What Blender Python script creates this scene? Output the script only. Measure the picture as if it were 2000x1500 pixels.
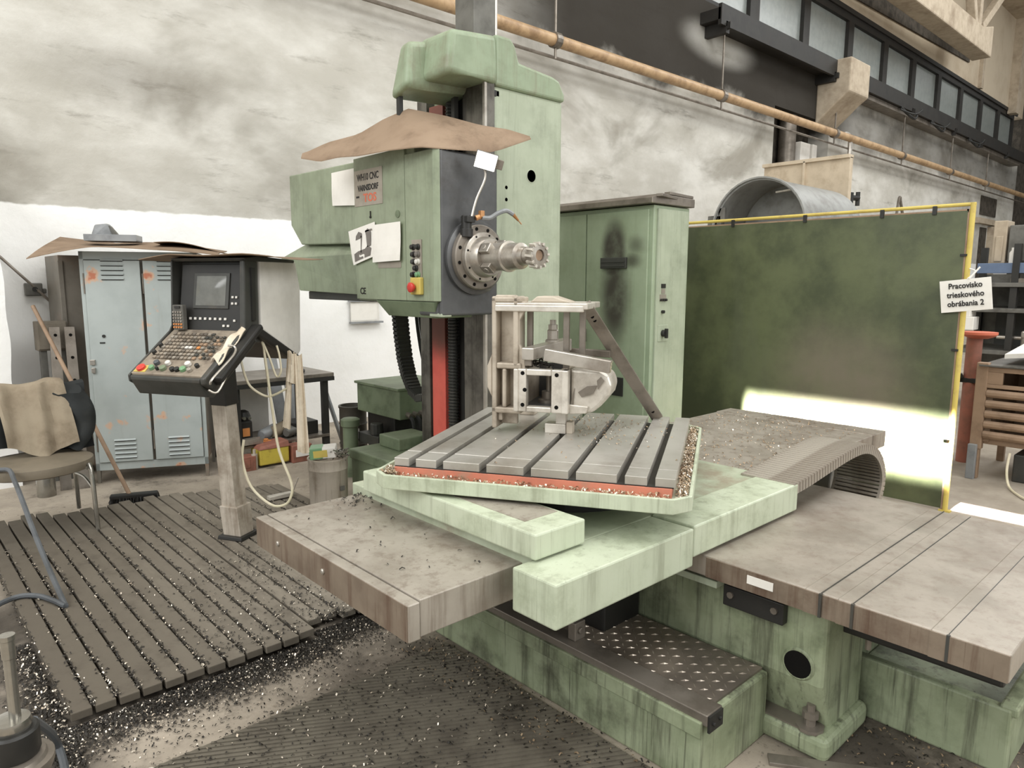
import bpy, bmesh, math, random
from mathutils import Matrix, Vector, Euler
random.seed(7)
PI = math.pi
for o in list(bpy.data.objects): bpy.data.objects.remove(o)
SC = bpy.context.scene
COL = SC.collection

# ------------------------------------------------------------------ camera
cam = bpy.data.cameras.new('camera'); cam_o = bpy.data.objects.new('camera', cam); COL.objects.link(cam_o)
cam.sensor_width = 36.0; cam.lens = 36.0 * 1380.03 / 2000.0
cam.clip_start = 0.05; cam.clip_end = 200
yaw, pitch, roll = 0.825330617, 0.144337326, -0.00283457575
fw = Vector((math.cos(pitch)*math.cos(yaw), math.cos(pitch)*math.sin(yaw), -math.sin(pitch)))
rt = Vector((math.sin(yaw), -math.cos(yaw), 0)); dn = fw.cross(rt)
r2 = rt*math.cos(roll) + dn*math.sin(roll); d2 = -rt*math.sin(roll) + dn*math.cos(roll)
Mx = Matrix((( r2.x, -d2.x, -fw.x, 0), (r2.y, -d2.y, -fw.y, 0), (r2.z, -d2.z, -fw.z, 1.55), (0, 0, 0, 1)))
cam_o.matrix_world = Mx
SC.camera = cam_o

# ------------------------------------------------------------------ light and exposure
SC.view_settings.view_transform = 'Standard'
try: SC.view_settings.look = 'None'
except Exception: pass
SC.view_settings.gamma = 1.0
SC.view_settings.use_curve_mapping = False
SC.view_settings.exposure = 0.10
wd = bpy.data.worlds.new('hall_daylight'); SC.world = wd; wd.use_nodes = True
wd.node_tree.nodes['Background'].inputs[0].default_value = (0.97, 0.995, 1.0, 1)
wd.node_tree.nodes['Background'].inputs[1].default_value = 0.85

def area(name, loc, target, sx, sy, power, col=(0.99, 1.0, 0.99), spread=None):
    l = bpy.data.lights.new(name, 'AREA'); l.shape = 'RECTANGLE'; l.size = sx; l.size_y = sy
    l.energy = power; l.color = col
    if spread is not None: l.spread = spread
    o = bpy.data.objects.new(name, l); COL.objects.link(o); o.location = loc
    o.rotation_euler = (Vector(target) - Vector(loc)).to_track_quat('-Z', 'Y').to_euler()
    return o
area('skylight_over_machine', (3.2, -1.2, 9.6), (3.0, 1.2, 0), 9, 3.0, 370)
area('right_fill_light', (5.5, -9.0, 7.2), (2.6, 3.0, 1.0), 9, 5.0, 720)  # added fill lamp for the right-hand faces; no such source in view
area('left_fill_light', (-6.8, 1.5, 7.0), (2.4, 2.8, 1.0), 7, 5.0, 600)  # added fill lamp that brightens the left-facing sides, source unseen
area('skylight_over_wall', (1.5, 3.4, 9.6), (2.2, 6.0, 0.5), 8, 2.0, 180)
area('skylight_over_far_bay', (17, 1.5, 10.0), (17, 4.5, 0), 14, 3.0, 700)
# sunlight falling through a roof slot onto the foot of the green screen and the floor beside it
area('sun_through_roof_slot', (2.50, 1.72, 6.70), (5.32, 1.72, 0.445), 2.4, 0.13, 200, (1, 0.96, 0.98), math.radians(1.0))

# ------------------------------------------------------------------ materials
def S(r, g, b):
    def f(c):
        c /= 255.0
        return c/12.92 if c <= 0.04045 else ((c+0.055)/1.055)**2.4
    return (f(r), f(g), f(b), 1)

class Nd:
    def __init__(s, name):
        s.m = bpy.data.materials.new(name); s.m.use_nodes = True
        s.t = s.m.node_tree; s.b = s.t.nodes['Principled BSDF']
        s.obj = None
    def n(s, typ, **k):
        x = s.t.nodes.new(typ)
        for a, v in k.items(): setattr(x, a, v)
        return x
    def lk(s, a, b): s.t.links.new(a, b)
    def oc(s):
        if s.obj is None: s.obj = s.n('ShaderNodeTexCoord').outputs['Object']
        return s.obj
    def pos(s): return s.n('ShaderNodeNewGeometry').outputs['Position']
    def noise(s, scale, detail=4, rough=0.6, stretch=None, vec=None, dist=0.0):
        v = vec or s.oc()
        if stretch:
            mp = s.n('ShaderNodeMapping'); s.lk(v, mp.inputs['Vector']); mp.inputs['Scale'].default_value = stretch; v = mp.outputs[0]
        x = s.n('ShaderNodeTexNoise'); s.lk(v, x.inputs['Vector'])
        x.inputs['Scale'].default_value = scale; x.inputs['Detail'].default_value = detail; x.inputs['Roughness'].default_value = rough
        x.inputs['Distortion'].default_value = dist
        return x.outputs['Fac']
    def ramp(s, fac, a, b, lo=0.0, hi=1.0):
        x = s.n('ShaderNodeMapRange'); x.interpolation_type = 'SMOOTHSTEP'
        s.lk(fac, x.inputs[0]); x.inputs[1].default_value = a; x.inputs[2].default_value = b
        x.inputs[3].default_value = lo; x.inputs[4].default_value = hi
        return x.outputs[0]
    def math(s, op, a, b):
        x = s.n('ShaderNodeMath', operation=op)
        for i, v in enumerate((a, b)):
            if hasattr(v, 'links'): s.lk(v, x.inputs[i])
            else: x.inputs[i].default_value = v
        return x.outputs[0]
    def mix(s, fac, a, b):
        x = s.n('ShaderNodeMix', data_type='RGBA')
        for i, v in ((0, fac), (6, a), (7, b)):
            if hasattr(v, 'links'): s.lk(v, x.inputs[i])
            else: x.inputs[i].default_value = v
        return x.outputs[2]
    def blob(s, c, r, inner=0.35, vec=None):
        v = vec or s.pos()
        a = s.n('ShaderNodeVectorMath', operation='SUBTRACT'); s.lk(v, a.inputs[0]); a.inputs[1].default_value = c
        b = s.n('ShaderNodeVectorMath', operation='MULTIPLY'); s.lk(a.outputs[0], b.inputs[0]); b.inputs[1].default_value = tuple(1.0/q for q in r)
        l = s.n('ShaderNodeVectorMath', operation='LENGTH'); s.lk(b.outputs[0], l.inputs[0])
        return s.ramp(l.outputs['Value'], inner, 1.0, 1.0, 0.0)
    def bump(s, fac, strength=0.2, dist=0.004):
        x = s.n('ShaderNodeBump'); s.lk(fac, x.inputs['Height']); x.inputs['Strength'].default_value = strength; x.inputs['Distance'].default_value = dist
        s.lk(x.outputs[0], s.b.inputs['Normal'])
    def done(s, col, rough=0.5, metal=0.0, spec=0.5):
        if hasattr(col, 'links'): s.lk(col, s.b.inputs['Base Color'])
        else: s.b.inputs['Base Color'].default_value = col
        if hasattr(rough, 'links'): s.lk(rough, s.b.inputs['Roughness'])
        else: s.b.inputs['Roughness'].default_value = rough
        s.b.inputs['Metallic'].default_value = metal
        s.b.inputs['Specular IOR Level'].default_value = spec
        return s.m

def surf(name, col, alt=None, dirt=None, rough=0.5, metal=0.0, scale=6, streak=0.0, dirtamt=0.5, dirtscale=3, bump=0.15, grain=120, spec=0.4):
    """worn painted / bare surface: two tones, dirt patches, optional vertical runs"""
    k = Nd(name); c = col
    alt = alt or tuple(x*0.82 for x in col[:3]) + (1,)
    c = k.mix(k.ramp(k.noise(scale, 5), 0.35, 0.7), col, alt)
    if dirt:
        f = k.ramp(k.noise(dirtscale, 8, 0.7), 0.48, 0.72, 0.0, dirtamt)
        c = k.mix(f, c, dirt)
        if streak:
            g = k.ramp(k.noise(16, 7, 0.7, (1, 1, 0.06)), 0.48, 0.68, 0.0, streak)
            c = k.mix(g, c, dirt)
            g2 = k.ramp(k.noise(60, 4, 0.7, (1, 1, 0.03)), 0.57, 0.72, 0.0, streak)
            c = k.mix(g2, c, dirt)
    k.bump(k.noise(grain, 3), bump, 0.002)
    return k.done(c, rough, metal, spec)

MT = {}
MT['green'] = surf('pale_green_paint', S(171,179,157), S(161,169,147), S(92,96,80), 0.42, dirtamt=0.25, dirtscale=4, streak=0.22)
MT['green_apron'] = surf('light_green_paint', S(188,195,172), S(178,186,161), S(116,118,96), 0.4, dirtamt=0.35, dirtscale=6, streak=0.42)
MT['green_top'] = surf('scuffed_green_top', S(174,181,158), S(158,166,142), S(132,112,94), 0.5, dirtamt=0.75, dirtscale=2.6, scale=9)
MT['green_base'] = surf('grimy_green_paint', S(152,160,131), S(130,139,110), S(56,54,43), 0.5, dirtamt=0.75, dirtscale=3.6, streak=0.7, scale=8)
MT['green_head'] = surf('oily_green_paint', S(146,155,131), S(135,144,120), S(78,82,68), 0.38, dirtamt=0.4, dirtscale=2.5, streak=0.2)
MT['green_cap'] = surf('weathered_shaded_cap_green', S(144,157,131), S(130,143,117), S(112,98,80), 0.45, dirtamt=0.5, dirtscale=5, streak=0.3)  # base green darkened for the cap's shading, plus real rust and dirt
MT['green_dark'] = surf('dark_green_paint', S(122,134,108), S(108,120,94), S(60,64,50), 0.5, dirtamt=0.5)
MT['way'] = surf('worn_steel_cover', S(172,164,152), S(154,146,134), S(104,88,74), 0.42, metal=0.3, dirtamt=0.55, dirtscale=2.2, streak=0.5, bump=0.08, spec=0.5)
MT['way_side'] = surf('rust_streaked_cover_side', S(138,124,108), S(118,104,90), S(84,58,44), 0.45, metal=0.25, dirtamt=0.5, dirtscale=4, streak=0.6, bump=0.08)
MT['way_low'] = surf('rusty_steel_cover', S(170,161,149), S(150,142,130), S(112,92,76), 0.40, metal=0.35, dirtamt=0.35, dirtscale=2.4, streak=0.3, bump=0.08)
MT['table'] = surf('machined_table_steel', S(186,182,174), S(166,162,152), S(124,112,98), 0.36, metal=0.45, dirtamt=0.5, dirtscale=4, scale=3, bump=0.06)
MT['steel'] = surf('bright_steel', S(190,184,174), S(160,152,142), S(110,98,84), 0.33, metal=0.7, dirtamt=0.4, bump=0.05)
MT['steel_dull'] = surf('dull_steel', S(140,132,122), S(118,110,100), S(80,72,62), 0.42, metal=0.55, dirtamt=0.5, bump=0.1)
MT['cast'] = surf('raw_machined_casting', S(190,179,163), S(170,158,142), S(116,104,90), 0.5, metal=0.25, dirtamt=0.5, dirtscale=6, bump=0.25, grain=90)
MT['cast_white'] = surf('freshly_cut_casting', S(216,210,199), S(186,178,166), S(128,118,106), 0.35, metal=0.4, dirtamt=0.45, dirtscale=7)
MT['head_iron'] = surf('oily_grey_iron', S(92,92,92), S(78,78,78), S(56,50,44), 0.38, metal=0.35, dirtamt=0.6, dirtscale=2.6, bump=0.15)
MT['guide'] = surf('ground_guideway', S(120,116,108), S(92,88,82), S(52,48,42), 0.28, metal=0.6, dirtamt=0.5, streak=0.5)
MT['black'] = surf('black_paint', S(44,43,40), S(36,35,33), S(66,62,56), 0.45, dirtamt=0.4)
MT['rubber'] = surf('black_rubber', S(40,40,38), S(30,30,28), S(60,56,50), 0.6, dirtamt=0.4)
MT['charcoal'] = surf('charcoal_plastic', S(66,66,62), S(56,56,52), S(90,82,72), 0.42, dirtamt=0.5, dirtscale=5)
def red_mat():
    k = Nd('browned_red_strip'); sp = k.n('ShaderNodeSeparateXYZ'); k.lk(k.pos(), sp.inputs[0])
    c = k.mix(k.ramp(k.noise(6, 5), 0.35, 0.7), S(210,96,82), S(198,86,74))
    c = k.mix(k.ramp(k.noise(4, 6), 0.5, 0.75, 0, 0.4), c, S(130,84,66))
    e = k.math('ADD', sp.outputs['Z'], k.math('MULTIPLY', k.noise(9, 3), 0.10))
    c = k.mix(k.ramp(e, 1.06, 1.24, 0, 0.85), c, S(84,56,44))  # blends to dark brown towards the top
    return k.done(c, 0.5)
MT['red'] = red_mat()
MT['red_base'] = surf('red_primer', S(206,128,104), S(190,114,92), S(160,140,120), 0.6, dirtamt=0.6, dirtscale=12)
MT['redpost'] = surf('rusty_red_paint', S(166,104,86), S(140,98,82), S(108,76,60), 0.6, dirtamt=0.6)
MT['yellow'] = surf('yellow_paint', S(208,188,100), S(198,176,92), S(150,116,80), 0.5, dirtamt=0.5, dirtscale=9)
MT['copper'] = surf('ochre_pipe_paint', S(188,158,122), S(168,138,104), S(110,84,62), 0.45, dirtamt=0.5)
MT['card'] = surf('brown_cardboard', S(146,126,106), S(134,114,95), S(92,76,62), 0.85, dirtamt=0.55, dirtscale=5, spec=0.15)
MT['paper'] = surf('white_paper', S(236,232,224), S(228,224,216), S(206,196,182), 0.8, dirtamt=0.25, spec=0.2, bump=0.05)
MT['cloth_white'] = surf('stained_rag', S(222,210,190), S(204,190,168), S(150,134,112), 0.9, dirtamt=0.4, dirtscale=10, spec=0.1, bump=0.5)
MT['cloth_tan'] = surf('tan_cloth', S(148,136,117), S(132,119,101), S(98,86,70), 0.9, dirtamt=0.4, spec=0.1, bump=0.5, grain=200)
MT['cloth_black'] = surf('black_cloth', S(52,54,54), S(42,44,44), S(70,70,66), 0.85, dirtamt=0.4, spec=0.15, bump=0.5, grain=200)
MT['seat'] = surf('dusty_leather', S(118,108,92), S(100,92,78), S(150,130,106), 0.6, dirtamt=0.5)
MT['locker'] = surf('grey_blue_locker_paint', S(170,178,176), S(162,170,168), S(192,120,84), 0.45, dirtamt=0.0, bump=0.08)
def wood_mat():
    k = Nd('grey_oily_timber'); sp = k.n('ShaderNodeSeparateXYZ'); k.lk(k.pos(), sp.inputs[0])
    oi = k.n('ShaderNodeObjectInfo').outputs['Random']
    c = k.mix(k.ramp(sp.outputs['X'], 0.45, 1.6), S(98,91,80), S(138,130,117))  # light falloff painted into the slats, darker left to paler right
    c = k.mix(k.math('MULTIPLY', oi, 0.35), c, S(86,79,70))
    c = k.mix(k.ramp(k.noise(10, 6, 0.65, (1, 0.25, 1)), 0.4, 0.7, 0, 0.5), c, S(92,85,75))
    c = k.mix(k.ramp(k.noise(7, 8, 0.7), 0.5, 0.72, 0, 0.5), c, S(76,69,61))
    k.bump(k.noise(60, 4), 0.5, 0.002)
    return k.done(c, 0.8, 0, 0.2)
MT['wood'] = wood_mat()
MT['crate'] = surf('brown_crate_steel', S(158,132,108), S(140,116,94), S(100,78,62), 0.6, dirtamt=0.5)
MT['hosegrey'] = surf('grey_plastic_tube', S(146,148,148), S(128,130,132), S(80,80,76), 0.4)
MT['hoseblue'] = surf('blue_grey_hose', S(88,91,94), S(72,75,78), S(60,60,58), 0.4)
MT['cable'] = surf('cream_cable', S(226,216,190), S(210,200,172), S(150,160,110), 0.5, dirtamt=0.3)
MT['chrome'] = surf('chrome_tube', S(170,168,160), S(150,146,138), S(90,84,74), 0.22, metal=0.85)
MT['pail'] = surf('dirty_white_pail', S(196,186,172), S(176,166,152), S(120,104,86), 0.5, metal=0.2, dirtamt=0.6, streak=0.5)
MT['drum'] = surf('black_drum', S(70,66,58), S(56,52,46), S(100,90,76), 0.5, dirtamt=0.5)
MT['concrete'] = surf('stained_concrete', S(186,172,152), S(170,156,136), S(116,98,80), 0.85, dirtamt=0.55, dirtscale=1.2, spec=0.15, bump=0.5, grain=40)
MT['dark_tone'] = surf('dark_plaster', S(84,78,70), S(62,58,52), S(44,40,36), 0.85, dirtamt=0.5, spec=0.15)  # plain dark tone for the recess, openings and far walls
MT['darksteel'] = surf('black_roof_steel', S(42,40,36), S(32,30,28), S(60,52,44), 0.6, dirtamt=0.4)
MT['pane'] = surf('dusty_window_glass', S(138,142,138), S(124,130,126), S(104,100,92), 0.3, dirtamt=0.3, dirtscale=1.2, spec=0.5)
MT['duct'] = surf('grey_duct_sheet', S(150,150,146), S(136,136,132), S(108,102,94), 0.5, metal=0.15)
MT['plywood'] = surf('pale_panel', S(204,188,164), S(192,176,152), S(150,126,100), 0.7, dirtamt=0.4)
MT['blue'] = surf('blue_rack_beam', S(100,116,142), S(92,108,132), S(70,80,96), 0.5, dirtamt=0.3)
MT['rack'] = surf('grey_rack_steel', S(112,110,104), S(92,90,84), S(60,56,50), 0.5, metal=0.2, dirtamt=0.5)
MT['plate'] = surf('aluminium_nameplate', S(168,160,148), S(156,148,136), S(130,118,104), 0.4, metal=0.4)
MT['ink'] = surf('black_ink', S(40,38,36), S(40,38,36), None, 0.7)
MT['ink_grey'] = surf('grey_ink', S(120,114,108), S(104,98,92), None, 0.7)
MT['orange'] = surf('orange_red_print', S(206,112,84), S(196,104,78), None, 0.6)
MT['knob_red'] = surf('red_knob', S(206,66,56), S(190,58,50), None, 0.35)
MT['knob_green'] = surf('green_knob', S(120,160,120), S(110,150,110), None, 0.35)
MT['knob_orange'] = surf('orange_key', S(206,138,80), S(196,128,74), None, 0.45)
MT['white_key'] = surf('white_key', S(214,210,202), S(204,200,192), None, 0.45)
MT['keyboard'] = surf('dirty_keyboard_panel', S(150,138,122), S(128,116,102), S(86,76,66), 0.5, dirtamt=0.6, dirtscale=14)
MT['screen'] = surf('dark_crt_glass', S(112,112,106), S(100,100,94), S(80,80,76), 0.12, dirtamt=0.3, bump=0.0, spec=0.6)
MT['foil'] = surf('translucent_dust_cover', S(226,222,214), S(216,212,204), S(196,190,180), 0.7, dirtamt=0.3)
MT['brass'] = surf('brass_fitting', S(200,150,104), S(180,132,90), None, 0.35, metal=0.7)
MT['hole'] = surf('dark_hole', S(22,21,19), S(18,17,16), None, 0.9, spec=0.1)
MT['yellowbox'] = surf('yellow_plastic_box', S(202,182,76), S(188,168,70), S(120,80,50), 0.5, dirtamt=0.5, dirtscale=14)
MT['redbox'] = surf('red_brown_box', S(150,96,80), S(130,88,72), S(88,64,50), 0.6, dirtamt=0.5, dirtscale=20)
MT['mat_rubber'] = surf('ribbed_rubber_mat', S(108,102,90), S(92,86,76), S(66,60,52), 0.7, dirtamt=0.5, dirtscale=3, spec=0.25)
MT['swarf_dark'] = surf('dark_swarf', S(52,48,42), S(40,36,32), None, 0.5, metal=0.4)
MT['swarf_bright'] = surf('bright_swarf', S(226,216,200), S(206,190,170), None, 0.3, metal=0.6)
MT['swarf_brown'] = surf('brown_swarf', S(168,146,118), S(128,108,86), None, 0.45, metal=0.4)

def emis(name, col, strength):
    k = Nd(name); k.b.inputs['Emission Color'].default_value = col; k.b.inputs['Emission Strength'].default_value = strength
    return k.done(col, 0.4)
MT['led'] = emis('lit_led_panel', (1.0, 0.99, 0.96, 1), 14)

def tread_mat():
    k = Nd('worn_chequer_steel')
    c = k.mix(k.ramp(k.noise(3.0, 5), 0.35, 0.7), S(150,138,124), S(96,88,80))
    return k.done(c, 0.42, 0.25)
MT['tread'] = tread_mat()
MT['tread_rib'] = surf('polished_chequer_rib', S(190,180,166), S(150,140,128), None, 0.3, metal=0.7)

def cabinet_mat():
    k = Nd('sooted_cabinet_green')
    c = k.mix(k.ramp(k.noise(5, 5), 0.35, 0.7), S(156,169,143), S(147,160,133))
    g = k.ramp(k.noise(12, 6, 0.65, (1, 1, 0.08)), 0.52, 0.75, 0, 0.25); c = k.mix(g, c, S(96,104,78))
    low = k.ramp(k.noise(3, 6), 0.45, 0.75, 0, 0.35); c = k.mix(low, c, S(100,112,80))
    n = k.noise(5, 5, 0.6)
    f = k.blob((4.15, 3.39, 1.76), (0.4, 0.15, 0.30), 0.45)
    f = k.math('MAXIMUM', f, k.blob((4.15, 3.37, 1.42), (0.4, 0.19, 0.48), 0.25))
    f = k.math('MAXIMUM', f, k.math('MULTIPLY', k.blob((4.15, 3.22, 1.70), (0.4, 0.12, 0.09), 0.1), 0.8))
    f = k.math('MAXIMUM', f, k.math('MULTIPLY', k.blob((4.15, 3.19, 1.81), (0.4, 0.13, 0.10), 0.0), 0.6))
    f = k.math('MULTIPLY', f, k.ramp(n, 0.2, 0.6, 0.6, 1.0))
    c = k.mix(k.math('MULTIPLY', f, 0.97), c, S(56,50,43))
    return k.done(c, 0.45)
MT['cabinet'] = cabinet_mat()

def locker_mat():
    k = Nd('rust_spotted_locker_paint')
    c = k.mix(k.ramp(k.noise(4, 4), 0.4, 0.7), S(176,183,180), S(166,173,170))
    f = k.ramp(k.noise(5.5, 4, 0.55), 0.61, 0.67); c = k.mix(f, c, S(206,172,146))
    f2 = k.ramp(k.noise(5.5, 4, 0.55), 0.67, 0.73); c = k.mix(f2, c, S(190,118,88))
    c = k.mix(k.ramp(k.noise(16, 6, 0.65, (1, 1, 0.08)), 0.58, 0.8, 0, 0.3), c, S(128,122,110))
    return k.done(c, 0.42)
MT['locker'] = locker_mat()
MT['locker_side'] = surf('rusted_locker_side', S(130,124,114), S(118,112,102), S(146,112,86), 0.5, dirtamt=0.6, dirtscale=2)

def screen_mat():
    k = Nd('stained_green_screen_sheet')
    c = k.mix(k.ramp(k.noise(1.6, 7, 0.65), 0.36, 0.64), S(94,100,70), S(66,72,50))
    c = k.mix(k.ramp(k.noise(3, 6, 0.6, (1, 1, 0.25)), 0.5, 0.75, 0, 0.5), c, S(92,96,76))
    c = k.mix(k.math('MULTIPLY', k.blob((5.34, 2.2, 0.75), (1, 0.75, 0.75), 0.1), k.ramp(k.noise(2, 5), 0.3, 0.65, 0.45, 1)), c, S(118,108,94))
    k.bump(k.noise(60, 4), 0.15, 0.003)
    return k.done(c, 0.42)
MT['screen_sheet'] = screen_mat()

def wall_mat():
    k = Nd('dark_banded_whitewash')
    p = k.pos(); sp = k.n('ShaderNodeSeparateXYZ'); k.lk(p, sp.inputs[0]); X, Z = sp.outputs['X'], sp.outputs['Z']
    up = k.mix(k.ramp(k.noise(0.9, 7, 0.62, (1, 1, 1.9), p), 0.32, 0.68), S(210,207,199), S(182,178,168))
    up = k.mix(k.ramp(k.noise(0.42, 5, 0.6, (1, 1, 1.6), p, 0.6), 0.50, 0.70, 0, 0.85), up, S(146,141,130))
    up = k.mix(k.ramp(k.noise(3.5, 6, 0.7, (0.35, 1, 1.6), p), 0.56, 0.74, 0, 0.6), up, S(132,127,117))
    # dark band high on the right with paler patches, then smudges further left
    n1 = k.noise(0.7, 5, 0.6, None, p, 0.3)
    zb = k.math('ADD', Z, k.math('MULTIPLY', k.math('SUBTRACT', n1, 0.5), 1.1))
    f = k.math('MULTIPLY', k.ramp(zb, 4.50, 4.85), k.ramp(X, 4.4, 7.6))
    f = k.math('MULTIPLY', f, k.ramp(X, 15.3, 17.5, 1.0, 0.6))
    ligh = k.blob((11.3, 7, 5.55), (1.4, 2, 0.42), 0.2)
    ligh2 = k.math('MULTIPLY', k.ramp(X, 16.0, 16.6), k.ramp(zb, 5.35, 5.7))
    f = k.math('MULTIPLY', f, k.math('SUBTRACT', 1.0, k.math('MULTIPLY', k.math('MAXIMUM', ligh, ligh2), 0.85)))
    up = k.mix(k.math('MULTIPLY', f, 0.97), up, S(50,46,41))
    g = k.math('MULTIPLY', k.blob((2.6, 7, 4.75), (1.9, 2, 0.28), 0.0), 0.9)
    g = k.math('MAXIMUM', g, k.math('MULTIPLY', k.blob((3.9, 7, 4.72), (1.3, 2, 0.25), 0.0), 0.75))
    g = k.math('MAXIMUM', g, k.math('MULTIPLY', k.blob((1.9, 7, 3.3), (1.2, 2, 0.45), 0.0), 0.45))
    up = k.mix(k.math('MULTIPLY', g, k.ramp(n1, 0.3, 0.6, 0.4, 1)), up, S(110,104,94))
    top = k.ramp(Z, 7.2, 7.3); up = k.mix(top, up, k.mix(k.ramp(k.noise(0.8, 5, 0.6, None, p), 0.4, 0.7), S(196,182,160), S(176,160,138)))
    lo = k.mix(k.ramp(k.noise(2.0, 5, 0.6, None, p), 0.4, 0.7), S(250,249,246), S(244,243,239))
    edge = k.math('ADD', Z, k.math('MULTIPLY', k.math('SUBTRACT', k.noise(6, 3, 0.5, None, p), 0.5), 0.05))
    c = k.mix(k.math('MULTIPLY', k.ramp(edge, 2.15, 2.17), 1.0), lo, up)
    k.bump(k.noise(9, 6, 0.65, None, p), 0.35, 0.02)
    return k.done(c, 0.9, 0, 0.1)
MT['wall'] = wall_mat()

def floor_mat():
    k = Nd('oily_concrete_floor')
    p = k.pos(); sp = k.n('ShaderNodeSeparateXYZ'); k.lk(p, sp.inputs[0])
    c = k.mix(k.ramp(k.noise(1.4, 8, 0.7, None, p), 0.3, 0.7), S(182,170,154), S(146,136,122))
    c = k.mix(k.ramp(k.noise(2.2, 8, 0.7, None, p), 0.52, 0.70, 0, 0.75), c, S(58,52,45))
    c = k.mix(k.ramp(k.noise(30, 5, 0.7, None, p), 0.58, 0.70, 0, 0.8), c, S(48,43,38))
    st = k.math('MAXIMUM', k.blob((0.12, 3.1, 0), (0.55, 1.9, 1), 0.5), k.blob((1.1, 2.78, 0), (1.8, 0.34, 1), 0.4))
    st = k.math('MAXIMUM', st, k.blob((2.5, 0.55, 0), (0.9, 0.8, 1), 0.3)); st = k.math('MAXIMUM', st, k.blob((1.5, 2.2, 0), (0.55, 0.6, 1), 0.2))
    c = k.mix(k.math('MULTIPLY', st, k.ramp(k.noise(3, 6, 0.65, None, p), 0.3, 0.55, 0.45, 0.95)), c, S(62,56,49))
    far = k.ramp(sp.outputs['X'], 4.6, 5.3)
    c = k.mix(far, c, k.mix(k.ramp(k.noise(2.5, 6, 0.65, None, p), 0.35, 0.65), S(172,162,148), S(150,140,126)))
    k.bump(k.noise(40, 6, 0.7, None, p), 0.5, 0.006)
    return k.done(c, 0.7, 0, 0.3)
MT['floor'] = floor_mat()

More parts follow.
